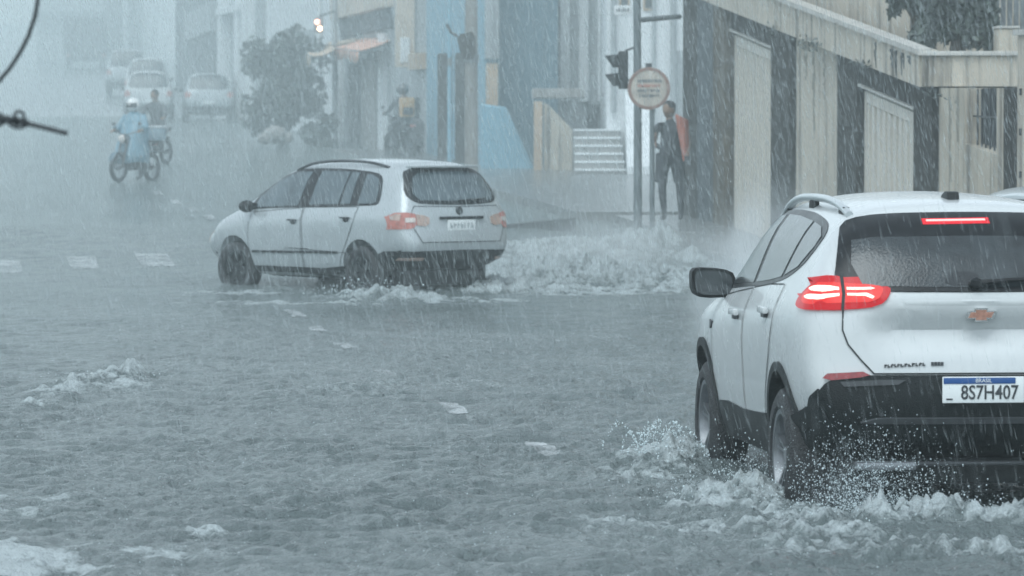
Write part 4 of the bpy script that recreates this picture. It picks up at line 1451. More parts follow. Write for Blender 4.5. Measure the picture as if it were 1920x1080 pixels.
# black mould runs from the drain holes
M['damp'] = pm('damp', (.24, .225, .19), .85, var=.35, scale=12)
M['mould'] = pm('mould', (.055, .06, .06), .8, var=.3, scale=9)
rs = random.Random(4)
for Y, ln in ((49.6, .30), (48.75, .22), (48.55, .34), (48.3, .26), (48.2, .18), (47.9, .10)):
    mb = MB(); mb.mat(M['mould'])
    zt = pt(Y) - .10
    n = 7
    wd = .035 + rs.random() * .02
    for k in range(n):
        f0, f1 = k / n, (k + 1) / n
        j = rs.uniform(-.012, .012)
        w0 = wd * (1 - .5 * f0) * rs.uniform(.5, 1.1)
        whexa(mb, Y + j, Y + j + w0 * 3.2, zt - ln * f1, zt - ln * f1, zt - ln * f0, zt - ln * f0, -.2225, -.218)
    place_on(mb.build('mould_stain'), par)
# damp runs on the rendered panel below the band and at the foot of the gate wall
for Y, ln, wd, off in ((55.0, .9, .05, .0275), (54.6, .55, .07, .0275), (54.1, 1.25, .06, .0275), (53.5, .7, .05, .0275), (52.7, .45, .09, .0275), (46.9, .95, .05, -.0025), (46.55, .5, .06, -.0025)):
    mb = MB(); mb.mat(M['damp'])
    zt = pb(Y) - .03 if Y > 48 else 2.25
    n = 12
    for k in range(n):
        f0, f1 = k / n, (k + 1) / n
        j = rs.uniform(-.03, .03)
        w0 = wd * (1.1 - .7 * f0) * rs.uniform(.4, 1.15)
        whexa(mb, Y + j, Y + j + w0 * 3.0, zt - ln * f1, zt - ln * f1, zt - ln * f0 - .004, zt - ln * f0 - .004, off, off + .004)
    part(mb, 'damp_stain', g)
# weeds growing from the joint under the band
mb = MB(); mb.mat(M['leaf'])
for Y in (53.4, 53.0, 52.7, 50.3, 50.0, 46.6, 55.4):
    for k in range(16):
        c = wp3(Y + rs.gauss(0, .25), -.24 - rs.random() * .04, pb(Y) + rs.gauss(.01, .035))
        a = Vector((rs.gauss(0, 1), rs.gauss(0, 1), rs.gauss(0, 1))).normalized() * .035
        b_ = a.orthogonal().normalized() * .015
        mb.quad(c - a, c - b_, c + a, c + b_)
wd_ = mb.build('wall_weeds', recalc=False)
tag(wd_, 'sparse weeds sprouting along the underside of the stained parapet', 'weeds', kind='stuff')
# set-back upper storey
mb = MB(); mb.mat(M['wall_pale'])
whexa(mb, 50.8, YL - .3, pt(50.8) - .5, pt(YL) - .5, 6.2, 7.2, .45, 6)
part(mb, 'upper_wall', g)

# ---- the low gate wall beside it ---------------------------------------
gw = empty('gate_wall', wp3(46, 0, 0))
tag(gw, 'low rendered wall with a barred dark opening beside the garages', 'wall')
mb = MB(); mb.mat(M['wall_panel'])
whexa(mb, 46.32, 47.46, -.4, -.4, 2.33, 2.345, .0, .3)
whexa(mb, 44.95, 46.315, -.4, -.4, 1.62, 1.73, .0, .3)
whexa(mb, 44.55, 44.945, -.4, -.4, 2.315, 2.32, .0, .3)
part(mb, 'wall', gw)
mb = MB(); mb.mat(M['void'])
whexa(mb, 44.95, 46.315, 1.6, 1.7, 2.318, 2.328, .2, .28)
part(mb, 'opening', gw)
mb = MB(); mb.mat(M['dark_metal'])
for k in range(7):
    Y = 45.05 + k * .18
    mb.tube([wp3(Y, .1, 1.58), wp3(Y, .1, 2.32)], .012, 6)
mb.tube([wp3(44.96, .1, 2.0), wp3(46.3, .1, 2.03)], .012, 6)
part(mb, 'window_bar', gw)
mb = MB(); mb.mat(M['tile_dark'])
whexa(mb, 43.95, 44.54, -.4, -.4, 2.31, 2.318, -.03, .3)
part(mb, 'dark_pier', gw)
# the pale gate pier with iron hinges
gp = empty('gate_pier', wp3(43.6, 0, 0))
tag(gp, 'pale weathered gate pier with iron hinge pins at the frame edge', 'pier')
mb = MB(); mb.mat(M['wall_pale'])
whexa(mb, 43.15, 43.92, -.4, -.4, 2.83, 2.84, -.05, .4)
part(mb, 'shaft', gp)
mb = MB(); mb.mat(M['coping'])
whexa(mb, 43.10, 43.97, 2.842, 2.852, 2.90, 2.91, -.09, .44)
part(mb, 'cap', gp)
for z in (1.42, 1.86, 2.27):
    mb = MB(); mb.mat(M['dark_metal'])
    c = wp3(43.75, -.06, z)
    mb.tube([c + Vector((0, 0, -.035)), c + Vector((0, 0, .035))], .016, 8)
    mb.tube([c, c - NRM * .05], .012, 6)
    part(mb, 'hinge_pin', gp)
# block of masonry on the terrace and dark slatted screen behind
tb = empty('terrace_block', (wx(46.2) + .2, 46.6, 2.75))
tag(tb, 'stubby weathered masonry block on the end of the parapet', 'block')
mb = MB(); mb.mat(M['wall_panel'])
xa, xb = PX(1868, 47.5), PX(1906, 47.5)
mb.box((xa, 47.4, 2.70), (xb, 47.9, PZ(54, 47.5)), .012)
part(mb, 'block_body', tb)
mb = MB(); mb.mat(M['coping'])
mb.box((xa - .012, 47.38, PZ(54, 47.5) + .002), (xb + .012, 47.92, PZ(54, 47.5) + .03), .008)
part(mb, 'block_cap', tb)
fs = empty('slatted_screen', (PX(1900, 49.5), 49.5, 2.7))
tag(fs, 'dark upright slatted screen behind the terrace block', 'screen')
mb = MB(); mb.mat(M['steel'])
for k in range(16):
    x = PX(1862, 49.5) + k * .075
    mb.box((x, 49.48, 2.6), (x + .058, 49.52, 4.6), .004)
part(mb, 'slat', fs)
mb = MB(); mb.mat(M['dark_metal'])
mb.box((PX(1860, 49.5), 49.53, 2.9), (PX(1862, 49.5) + 1.3, 49.57, 2.97)); part(mb, 'rail', fs)
mb = MB(); mb.mat(M['dark_metal']); mb.box((PX(1860, 49.5), 49.53, 4.2), (PX(1862, 49.5) + 1.3, 49.57, 4.27))
part(mb, 'rail', fs)
# slim mossy post between the shrubs
po_ = empty('terrace_post', (PX(1850, 49), 49, 2.7))
tag(po_, 'slim mottled concrete post beside the dark terrace shrub', 'post')
mb = MB(); mb.mat(M['wall_panel'])
mb.box((PX(1843, 49), 48.9, 2.55), (PX(1864, 49), 49.06, 4.1), .01)
part(mb, 'shaft', po_)
mb = MB(); mb.mat(M['coping'])
mb.box((PX(1840, 49), 48.88, 4.102), (PX(1867, 49), 49.08, 4.16), .01)
part(mb, 'cap', po_)


def leafy(name, label, cat, c, r, n, leaf=.07, trunk=None, group=None, seed=1, mats=('leaf', 'leaf2'), lobes=9, droop=0.0, lob=(.30, .28)):
    """bush or tree: tapered stem with limbs, and a crown of many leaf faces gathered in clumps"""
    rs = np.random.default_rng(seed)
    c = Vector(c); r = Vector(r)
    root = empty(name, (c.x, c.y, trunk if trunk is not None else c.z - r.z))
    tag(root, label, cat, group)
    cl = []
    for k in range(lobes):
        v = rs.normal(size=3); v /= np.linalg.norm(v); v *= rs.random() ** .4 * .78
        cl.append((v * 1.12, lob[0] + lob[1] * rs.random()))
    mb = MB()
    nf = 0
    verts, quads, mi = [], [], []
    for k in range(n):
        v, s = cl[rs.integers(len(cl))]
        d = rs.normal(size=3); d /= np.linalg.norm(d)
        q = v + d * s * (.55 + .5 * rs.random())
        p = np.array([c.x + q[0] * r.x, c.y + q[1] * r.y, c.z + q[2] * r.z - droop * (q[0] ** 2)])
        a = rs.normal(size=3) + np.array([0, 0, -.5]); a /= np.linalg.norm(a)
        b_ = np.cross(a, rs.normal(size=3)); b_ /= np.linalg.norm(b_)
        L_ = leaf * (.6 + .8 * rs.random())
        i0 = len(verts)
        verts += [p - a * L_, p + b_ * L_ * .42, p + a * L_, p - b_ * L_ * .42]
        quads.append([i0, i0 + 1, i0 + 2, i0 + 3])
        mi.append(0 if rs.random() < .62 else 1)
    o = mesh_np('crown', np.array(verts), np.array(quads), M[mats[0]], None, smooth=False)
    o.data.materials.append(M[mats[1]])
    o.data.polygons.foreach_set('material_index', np.array(mi, np.int32)); o.data.update()
    place_on(o, root)
    if trunk is not None:
        mb = MB(); mb.mat(M['bark'])
        b0 = Vector((c.x, c.y, trunk))
        mb.tube([b0, b0.lerp(c, .5) + Vector((r.x * .06, 0, 0)), c], [.12 * r.x + .05, .08 * r.x + .04, .03], 8)
        for v, s in cl[:6]:
            e = Vector((c.x + v[0] * r.x, c.y + v[1] * r.y, c.z + v[2] * r.z))
            st_ = b0.lerp(c, .45 + .3 * rs.random())
            mb.tube([st_, st_.lerp(e, .6) + Vector((0, 0, .1)), e], [.05 * r.x + .02, .03, .012], 6)
        place_on(mb.build('trunk'), root)
    return root


leafy('terrace_shrub', 'dense dark drooping shrub on the terrace beside the concrete post', 'shrub', (PX(1790, 49.0), 49.0, 3.42), (.56, .6, .80), 7000, .065, trunk=2.45, seed=3, lobes=22, lob=(.20, .26), droop=.25)
leafy('terrace_shrub', 'smaller loose shrub overhanging the terrace coping', 'shrub', (PX(1712, 50.0), 50.0, 3.58), (.36, .4, .46), 2200, .06, trunk=2.5, seed=5, lobes=12, lob=(.2, .25), droop=.2)

# ---- white house behind the signal pole -----------------------------------
hw = empty('white_house', (3.0, 82, .9))
tag(hw, 'white rendered house with pipes and a dark cable arm behind the signal pole', 'building')
mb = MB(); mb.mat(M['white_wall'])
xa = PX(1137, 82); xb = PX(1330, 82)
mb.box((xa, 82, .4), (xb + 3, 92, 7.5))
part(mb, 'wall', hw)
for px_, w_ in ((1150, .10), (1225, .07), (1262, .12)):
    mb = MB(); mb.mat(M['grey_wall'])
    x = PX(px_, 82)
    mb.tube([(x, 81.93, 2.2), (x, 81.93, 7.4)], w_ / 2, 8)
    part(mb, 'drain_pipe', hw)
mb = MB(); mb.mat(M['grey_wall'])
mb.box((PX(1268, 82), 81.95, PZ(235, 82)), (PX(1280, 82), 81.997, PZ(95, 82)), .01)
part(mb, 'shutter', hw)
for (a, b_, c, d) in ((1160, 1180, -40, 25), (1205, 1225, -60, 20)):
    mb = MB(); mb.mat(M['ochre'])
    mb.box((PX(a, 82), 81.96, PZ(d, 82)), (PX(b_, 82), 81.998, PZ(c, 82)), .01)
    fr = part(mb, 'window_frame', hw)
    mb = MB(); mb.mat(M['glass_dark'])
    mb.box((PX(a + 4, 82), 81.945, PZ(d - 5, 82)), (PX(b_ - 4, 82), 81.959, PZ(c + 5, 82)))
    place_on(mb.build('pane'), fr)
# steps rising to it, with sloping side wall
sx0, sx1 = PX(1075, 82), PX(1168, 82)
st_ = empty('front_steps', (sx0, 82, .9))
tag(st_, 'pale concrete front steps climbing between two low walls', 'steps')
zb0 = PZ(331, 82); zt0 = PZ(243, 83.6)
mb = MB(); mb.mat(M['concrete'])
n = 6
for k in range(n):
    z0 = zb0 + (zt0 - zb0) * k / n; z1 = zb0 + (zt0 - zb0) * (k + 1) / n
    f = k / n
    mb.box((sx0 + .0 * f, 80.4 + k * .27, .3), (sx1 - .10 * f, 80.4 + (k + 1) * .27 - .003, z1 - .03))
part(mb, 'step', st_)
mb = MB(); mb.mat(M['white_wall'])
for k in range(n):
    z1 = zb0 + (zt0 - zb0) * (k + 1) / n
    mb.box((sx0 - .0, 80.37 + k * .27, z1 - .028), (sx1 - .10 * k / n + .02, 80.4 + (k + 1) * .27, z1 + .012), .004)
part(mb, 'tread', st_)
mb = MB(); mb.mat(M['white_wall'])
mb.prism([(80.2, .3), (82.0, .3), (82.0, PZ(172, 82)), (81.7, PZ(180, 82)), (80.2, PZ(312, 80.2))], 'x', sx1 + .03, sx1 + .55)
part(mb, 'side_wall', st_)

# ---- porch house: grey with pale pilasters -----------------------------------
ph = empty('porch_house', (1.0, 88, 1.0))
tag(ph, 'grey house with pale pilasters and a flat porch slab above a stained low wall', 'building')
mb = MB(); mb.mat(M['grey_wall'])
mb.box((PX(1047, 88), 88, .5), (PX(1142, 88), 96, 7.5))
part(mb, 'wall', ph)
for a, b_ in ((1050, 1068), (1085, 1103), (1120, 1138)):
    mb = MB(); mb.mat(M['white_wall'])
    mb.box((PX(a, 88), 87.85, PZ(190, 88)), (PX(b_, 88), 87.997, 7.4), .01)
    part(mb, 'pilaster', ph)
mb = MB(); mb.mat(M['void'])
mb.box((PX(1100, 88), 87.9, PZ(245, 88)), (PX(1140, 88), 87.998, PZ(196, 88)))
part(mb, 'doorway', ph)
mb = MB(); mb.mat(M['concrete'])
mb.box((PX(998, 84), 83.5, PZ(184, 84)), (PX(1095, 84), 86.5, PZ(166, 84)), .01)
part(mb, 'porch_slab', ph)
lw = empty('low_wall', (PX(1045, 83.4), 83.4, 1.0))
tag(lw, 'pale panelled low wall with rust stains and an ochre end post', 'wall')
mb = MB(); mb.mat(M['wall_panel'])
mb.prism([(PX(1020, 83), .5), (PX(1073, 83), .5), (PX(1073, 83), PZ(243, 83)), (PX(1030, 83), PZ(198, 83)), (PX(1020, 83), PZ(192, 83))], 'y', 83.0, 83.2)
part(mb, 'wall', lw)
mb = MB(); mb.mat(M['ochre'])
mb.box((PX(1001, 83), 82.93, .5), (PX(1017, 83), 83.2, PZ(190, 83)), .012)
part(mb, 'end_post', lw)

# ---- blue house ----------------------------------------------------------------
bh = empty('blue_house', (wx(88), 88, 1.0))
tag(bh, 'tall blue house, dark blue gable and lighter street front', 'building')
mb = MB(); mb.mat(M['blue_wall'])
mb.box((PX(937, 87), 87, .4), (PX(1046, 87), 95.5, 7.6))
part(mb, 'gable_wall', bh)
mb = MB(); mb.mat(M['sky_wall'])
xf = PX(800, 95)
mb.hexa([Vector(p) for p in ((PX(905, 86.4), 86.4, .4), (PX(936, 86.4), 86.4, .4), (PX(936, 86.4), 96, .4), (PX(800, 96), 96, .4),
                             (PX(905, 86.4), 86.4, 7.6), (PX(936, 86.4), 86.4, 7.6), (PX(936, 86.4), 96, 7.6), (PX(800, 96), 96, 7.6))])
part(mb, 'street_wall', bh)
mb = MB(); mb.mat(M['ochre'])
mb.box((PX(911, 86), 86.2, PZ(200, 86)), (PX(934, 86), 86.396, PZ(118, 86)), .02)
part(mb, 'ochre_board', bh)
mb = MB(); mb.mat(M['grey_wall'])
mb.box((PX(909, 86), 86.1, PZ(110, 86)), (PX(936, 86), 86.39, 7.6), .02)
part(mb, 'pilaster', bh)
for Y, z0, z1 in ((89.5, 1.15, 2.9), (92.5, 1.2, 2.95)):
    mb = MB(); mb.mat(M['tile_dark'])
    t = (Y - 86.4) / 9.6
    xw = PX(905, 86.4) + (PX(800, 96) - PX(905, 86.4)) * t
    mb.box((xw - .16, Y - 1.15, z0 - .3), (xw + .2, Y + 1.15, z1 + .55), .06)
    part(mb, 'dark_doorway', bh)
rw_ = empty('blue_ramp_wall', (PX(945, 84), 84, .9))
tag(rw_, 'bright blue sloping ramp wall in front of the blue house', 'wall')
mb = MB(); mb.mat(M['sky_bright'])
mb.prism([(PX(902, 84), .4), (PX(1000, 84), .4), (PX(998, 84), PZ(322, 84)), (PX(945, 84), PZ(205, 84)), (PX(902, 84), PZ(200, 84))], 'y', 84.0, 84.25)
part(mb, 'wall', rw_)
mb = MB(); mb.mat(M['sky_wall'])
a_, b_ = Vector((PX(998, 84), 84.12, PZ(321, 84))), Vector((PX(945, 84), 84.12, PZ(204, 84)))
mb.tube([a_, b_, Vector((PX(902, 84), 84.12, PZ(199, 84)))], .06, 6)
part(mb, 'coping', rw_)

# ---- shops further up ---------------------------------------------------------
def shop(name, label, pxa, ya, pxb, yb, mat, top=8, depth=7):
    o = empty(name, (PX(pxb, ya), ya, float(gz(ya))))
    tag(o, label, 'building')
    mb = MB(); mb.mat(mat)
    # near end pxb at ya, far end pxa at yb; body runs back to the side away from the street
    A, B = Vector((PX(pxb, ya), ya, 0)), Vector((PX(pxa, yb), yb, 0))
    zb = base_z(ya)
    mb.hexa([Vector((A.x, A.y, zb)), Vector((A.x + depth, A.y + .01, zb)), Vector((A.x + depth, B.y, zb)), Vector((B.x, B.y, zb)),
             Vector((A.x, A.y, top)), Vector((A.x + depth, A.y + .01, top)), Vector((A.x + depth, B.y, top)), Vector((B.x, B.y, top))])
    part(mb, 'wall', o)
    def on(px, zlo, zhi, wpx, m_, nm, thick=.12):
        """panel on the street face, centred at photo column px"""
        t0 = None
        def solve(p):
            # intersect the column with the face line A->B
            k = (p - 960) / F_PX
            d = B - A
            t = (k * A.y - A.x) / (d.x - k * d.y)
            return A + d * t
        a, b2 = solve(px + wpx / 2), solve(px - wpx / 2)
        d = (B - A).normalized(); nrm = Vector((-d.y, d.x, 0))
        if nrm.x > 0: nrm = -nrm
        m2 = MB(); m2.mat(m_)
        q = [a + nrm * thick, a - nrm * .05, b2 - nrm * .05, b2 + nrm * thick]
        m2.hexa([Vector((p.x, p.y, zlo)) for p in q] + [Vector((p.x, p.y, zhi)) for p in q])
        return part(m2, nm, o)
    return o, on


s1, on = shop('tan_shop', 'tan fronted shop with a dark recess beyond the blue house', 738, 96.2, 800, 101, M['grey_wall']) if False else shop('tan_shop', 'narrow tan fronted shop with a white notice board and dark doorway', 738, 96.3, 802, 102, M['grey_wall'])
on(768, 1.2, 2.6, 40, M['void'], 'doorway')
on(790, PZ(130, 97), PZ(100, 97), 20, M['ochre'], 'ochre_sill', .2)
hb_ = empty('hanging_board', (PX(758, 99), 98.8, PZ(125, 99)))
tag(hb_, 'tall tan signboard with a white patch hung over the shop doorway', 'sign')
mb = MB(); mb.mat(M['tan_board'])
mb.box((PX(741, 98), 98.0, PZ(126, 98)), (PX(778, 98), 98.12, PZ(-60, 98)), .02)
part(mb, 'board', hb_)
mb = MB(); mb.mat(M['white_wall'])
mb.box((PX(751, 98), 97.96, PZ(117, 98)), (PX(769, 98), 97.997, PZ(70, 98)), .01)
part(mb, 'white_patch', hb_)
mb = MB(); mb.mat(M['steel'])
mb.tube([(PX(778, 98), 98.06, PZ(20, 98)), (PX(800, 98), 98.2, PZ(18, 98))], .04, 6)
part(mb, 'bracket', hb_)

s2, on = shop('grey_shop', 'grey shuttered shop under the salmon awning', 624, 102.3, 737, 117, M['grey_wall'])
for px_, w_, m_, z0, z1 in ((700, 26, 'concrete', 1.2, 3.6), (665, 22, 'void', 1.3, 3.5), (640, 10, 'white_wall', 1.3, 6), (722, 10, 'white_wall', 1.2, 4.2)):
    on(px_, z0, z1, w_, M[m_], 'shutter' if m_ == 'concrete' else 'doorway' if m_ == 'void' else 'pilaster', .12 if m_ != 'void' else .03)
on(690, PZ(25, 108), PZ(-40, 108), 100, M['tan_board'], 'fascia_board', .3)
on(690, PZ(62, 108), PZ(28, 108), 100, M['tile_blue'], 'dark_band', .10)  # dark tiled band below the fascia board


def awning(name, label, mat, near, far, drop, outp):
    """canvas stretched from a wall line (near->far) out over the pavement"""
    o = empty(name, near)
    tag(o, label, 'awning')
    near, far = Vector(near), Vector(far)
    n, m = 10, 6
    mb = MB(); mb.mat(mat)
    g = []
    out = Vector(outp)
    for i in range(n + 1):
        row = []
        for j in range(m + 1):
            p = near.lerp(far, i / n) + out * (j / m)
            p.z -= drop * (j / m) ** 1.15 + .05 * math.sin(i * math.pi / n * 3) * (j / m) + .08 * math.sin(math.pi * j / m)
            row.append(p)
        row.append(row[-1] + Vector((0, 0, -.22 - .04 * (i % 2))))
        g.append(row)
    for i in range(n):
        for j in range(m + 1):
            mb.quad(g[i][j], g[i][j + 1], g[i + 1][j + 1], g[i + 1][j])
    c = part(mb, 'canvas', o, merge=.001)
    sm = c.modifiers.new('s', 'SOLIDIFY'); sm.thickness = .025
    mb = MB(); mb.mat(M['steel'])
    for i in (0, n):
        mb.tube([g[i][0] + Vector((0, 0, -.3)), g[i][m] + Vector((0, 0, -.03))], .025, 6)
    mb.tube([g[0][m], g[n][m]], .025, 6)
    part(mb, 'awning_frame', o)
    return o


awning('salmon_awning', 'wide salmon pink awning sagging over the pavement', M['salmon'], (PX(756, 103.0), 103.0, PZ(64, 103)), (PX(706, 109), 109, PZ(60, 109)), .42, (-1.05, -.5, 0))
awning('beige_awning', 'ribbed beige awning behind the salmon one', M['canvas'], (PX(712, 109.5), 109.5, PZ(60, 109.5)), (PX(690, 113), 113, PZ(60, 113)), .34, (-1.15, -.3, 0))
awning('small_awning', 'small tilted beige awning between the tree and the poles', M['canvas'], (PX(630, 107), 107, PZ(92, 107)), (PX(622, 111), 111, PZ(88, 111)), .18, (-.62, -.3, -.0))
s3, on = shop('pale_shop', 'pale plastered building rising behind the roadside tree', 500, 118, 622, 137, M['white_wall'])
on(560, PZ(110, 126), PZ(60, 126), 60, M['grey_wall'], 'window_band', .1)
on(612, 1.6, 3.8, 10, M['white_wall'], 'pilaster', .25)
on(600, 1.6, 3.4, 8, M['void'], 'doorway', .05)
s4, on = shop('tall_gatehouse', 'narrow pale gatehouse tower beside the parked silver car', 424, 139, 482, 148, M['grey_wall'], top=9, depth=5)
for px_ in (430, 462, 476):
    on(px_, 1.5, PZ(12, 141) + .6, 7, M['white_wall'], 'pale_post', .35)
on(448, PZ(20, 141), PZ(8, 141), 44, M['white_wall'], 'pale_beam', .4)
s5, on = shop('grey_block', 'tall grey block at the head of the street, faded by rain', 330, 152, 424, 190, M['tile_blue'], top=14, depth=12)
on(380, 5.5, 6.6, 50, M['grey_wall'], 'window_band', .2)
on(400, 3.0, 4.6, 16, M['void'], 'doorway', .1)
s6, on = shop('distant_house', 'barely visible pale house where the street vanishes', 196, 250, 300, 300, M['white_wall'], top=14.5, depth=25)
on(240, 12.5, 14.5, 30, M['grey_wall'], 'window_band', .3)
# house on the far side
fh = empty('far_side_house', (-32, 255, 6))
tag(fh, 'ghostly grey house at the top of the opposite pavement', 'building')
mb = MB(); mb.mat(M['grey_wall'])
mb.box((PX(70, 262), 262, 4), (PX(196, 262), 275, 14.8))
part(mb, 'wall', fh)
mb = MB(); mb.mat(M['tile_blue'])
mb.prism([(PX(66, 262), PZ(34, 262)), (PX(200, 262), PZ(34, 262)), (PX(200, 262), PZ(22, 262)), (PX(66, 262), PZ(22, 262))], 'y', 261.2, 261.98)
part(mb, 'eaves_band', fh)

# ---- pavements and kerb --------------------------------------------------------
mb = MB(); mb.mat(M['paving'])
# pavement before the garages
for y0, y1 in zip(np.linspace(40, 62.5, 12)[:-1], np.linspace(40, 62.5, 12)[1:]):
    a0, a1 = float(gz(y0)), float(gz(y1))
    whexa(mb, y0, y1 - .001, -.6, -.6, a0 + .10 + .010 * (y0 - 50 > 0), a1 + .10 + .010 * (y1 - 50 > 0), -1.15, .0)
o = mb.build('pavement'); tag(o, 'narrow wet pavement along the garage wall', kind='structure')
mb = MB(); mb.mat(M['paving'])
ysq = np.linspace(63, 100, 20)
for y0, y1 in zip(ysq[:-1], ysq[1:]):
    a0, a1 = float(gz(y0)), float(gz(y1))
    xl0, xl1 = wx(y0) - 1.6, wx(y1) - 1.6
    mb.hexa([Vector((xl0, y0, -.2)), Vector((9, y0, -.2)), Vector((9, y1, -.2)), Vector((xl1, y1, -.2)),
             Vector((xl0, y0, a0 + .13)), Vector((9, y0, a0 + .13)), Vector((9, y1, a1 + .13)), Vector((xl1, y1, a1 + .13))])
o = mb.build('side_pavement'); tag(o, 'broad wet forecourt pavement below the steps', kind='structure')
kb = MB(); kb.mat(M['kerb_dark'])
zt = PZ(410, 61)
kb.hexa([Vector(p) for p in ((PX(930, 61), 61.2, -.2), (PX(1081, 60), 60, -.2), (PX(1081, 60), 60.5, -.2), (PX(930, 61), 61.8, -.2),
                             (PX(930, 61), 61.2, PZ(424, 61.2)), (PX(1081, 60), 60, PZ(408, 60)), (PX(1081, 60), 60.5, PZ(408, 60)), (PX(930, 61), 61.8, PZ(424, 61.2)))])
o = kb.build('kerb_block'); tag(o, 'dark broken end of the kerb behind the estate car', 'kerb')
cr_ = MB(); cr_.mat(M['kerb_dark'])  # dark edge line of the kerb, modelled as a thin tube
pts = []
for px_, py_ in ((1102, 417), (1120, 424), (1140, 426), (1160, 428), (1190, 424), (1215, 424)):
    p = P(px_, py_, 62.6); pts.append(p)
cr_.tube(pts, [.012, .03, .03, .035, .02, .01], 6)
o = cr_.build('kerb_line'); tag(o, 'dark edge line of the kerb along the wet pavement', 'branch')

# ---- roadside tree by the queue of cars
leafy('street_tree', 'dark bushy roadside tree in front of the pale plastered building', 'tree', (PX(530, 112), 112, PZ(160, 112)), (1.12, 1.4, 1.6), 5600, .11, trunk=float(gz(112)), seed=8, lobes=26, lob=(.20, .24))
leafy('kerb_shrub', 'low dark shrub at the foot of the roadside tree', 'shrub', (PX(610, 108), 108, PZ(250, 108)), (.55, .7, .5), 1500, .10, trunk=float(gz(108)), seed=9, lobes=7)
sk_ = MB(); sk_.mat(M['concrete'])
for k, (dx, dz, r_) in enumerate(((0, .22, .30), (.25, .14, .22), (-.22, .12, .2))):
    sk_.ball((PX(516, 106) + dx, 106 + dx * .2, float(gz(106)) + .13 + dz), (r_, r_ * .8, r_ * .72), sub=3, jit=.25)
o = sk_.build('refuse_sack'); tag(o, 'heap of pale plastic refuse sacking at the kerb by the tree', 'sack')
# ------------------------------------------------------------------ poles, signals, signs, wires
def on_ground(px, Y, extra=0.0):
    return Vector((PX(px, Y), Y, float(gz(Y)) + extra))


YP = 58.6
sp = empty('signal_pole', on_ground(1196, YP))
tag(sp, 'tall grey signal pole with a cable arm and a small name plate', 'pole')
b0 = on_ground(1196, YP, -.2)
xp = PX(1195, YP)
mb = MB(); mb.mat(M['pole_paint'])
mb.tube([b0, (b0.x - .005, YP, 2.2), (PX(1191, YP), YP, 6.2)], [.062, .056, .050], 14)
part(mb, 'shaft', sp)
mb = MB(); mb.mat(M['pole_paint'])
mb.tube([(xp, YP, PZ(38, YP)), (PX(1280, YP), YP + 1.2, PZ(31, YP + 1.2))], .035, 8)
part(mb, 'arm', sp)
mb = MB(); mb.mat(M['white_wall'])
mb.box((PX(1151, YP), YP - .012, PZ(28, YP)), (PX(1182, YP), YP + .012, PZ(10, YP)), .006, None)
npl = part(mb, 'name_plate', sp)
mb = MB(); mb.mat(M['steel'])
rs = random.Random(2)
for k in range(6):
    x = PX(1155 + k * 4.2, YP)
    mb.box((x, YP - .016, PZ(22, YP)), (x + .018, YP - .0125, PZ(17 - (k % 2) * 2, YP)))
place_on(mb.build('lettering'), npl)
# traffic light hung on it, in side view
tl = empty('traffic_light', (PX(1160, YP), YP, PZ(150, YP)))
tag(tl, 'dark traffic light with jutting hoods on the signal pole', 'traffic light')
mb = MB(); mb.mat(M['black_plastic'])
mb.box((PX(1159, YP), YP - .11, PZ(167, YP)), (PX(1177, YP), YP + .11, PZ(96, YP)), .02)
part(mb, 'housing', tl)
for pz_ in (117, 152):
    mb = MB(); mb.mat(M['black_plastic'])
    zc = PZ(pz_, YP)
    xr, xl = PX(1160, YP), PX(1134, YP)
    n = 14
    prev = None
    for k in range(n + 1):
        a = R(-35) + R(250) * k / n
        r0 = .115
        # cut-away hood: longer at the top than below
        cut = .5 + .5 * math.sin(a)
        p0 = Vector((xr, YP + math.cos(a) * r0, zc + math.sin(a) * r0))
        p1 = Vector((xr + (xl - xr) * (.25 + .75 * cut), YP + math.cos(a) * r0 * .96, zc + math.sin(a) * r0 * .9 - .01))
        if prev: mb.quad(prev[0], p0, p1, prev[1])
        prev = (p0, p1)
    o = part(mb, 'hood', tl, merge=.001)
    o.modifiers.new('s', 'SOLIDIFY').thickness = .012
    mb = MB(); mb.mat(M['red_lens_dull'] if pz_ == 117 else M['glass_dark'])
    mb.lathe([(.0, .02), (.07, .015), (.10, .0)], Matrix.Translation((xr - .001, YP, zc)) @ Matrix.Rotation(R(-90), 4, 'Y'), 18)
    place_on(mb.build('lens'), o)
mb = MB(); mb.mat(M['dark_metal'])
mb.tube([(PX(1172, YP), YP, PZ(95, YP)), (PX(1186, YP), YP, PZ(90, YP)), (xp, YP, PZ(96, YP))], .018, 6)
part(mb, 'bracket', tl)
mb = MB(); mb.mat(M['dark_metal'])
mb.tube([(PX(1177, YP), YP, PZ(150, YP)), (xp, YP, PZ(150, YP))], .016, 6)
part(mb, 'bracket', tl)
# round notice on its own thin post
YS = 58.2
rs_ = empty('round_sign', on_ground(1223, YS))
tag(rs_, 'round red rimmed notice with lines of blurred writing on a thin post', 'sign')
mb = MB(); mb.mat(M['pole_paint'])
mb.tube([on_ground(1223, YS, -.2), (PX(1222, YS), YS, PZ(140, YS))], .036, 10)
part(mb, 'post', rs_)
cx_, cz_ = PX(1216, YS), PZ(166, YS)
Ms = Matrix.Translation((cx_, YS - .06, cz_)) @ Matrix.Rotation(R(90), 4, 'X')
M['sign_rim'] = pm('sign_rim', (.25, .15, .12), .5, var=.2, scale=8)
M['sign_face'] = pm('sign_face', (.44, .405, .355), .5, var=.3, scale=5)
M['sign_red'] = pm('sign_red', (.42, .18, .14), .5, var=.15)
mb = MB(); mb.mat(M['sign_face'])
mb.lathe([(.0, .006), (.25, .006), (.25, -.012), (.0, -.012)], Ms, 40)
disc = part(mb, 'disc', rs_)
mb = MB(); mb.mat(M['sign_rim'])
mb.lathe([(.245, .004), (.245, .012), (.285, .012), (.290, .0), (.285, -.014), (.245, -.014)], Ms, 44)
place_on(mb.build('rim'), disc)
mb = MB()
rr_ = random.Random(9)
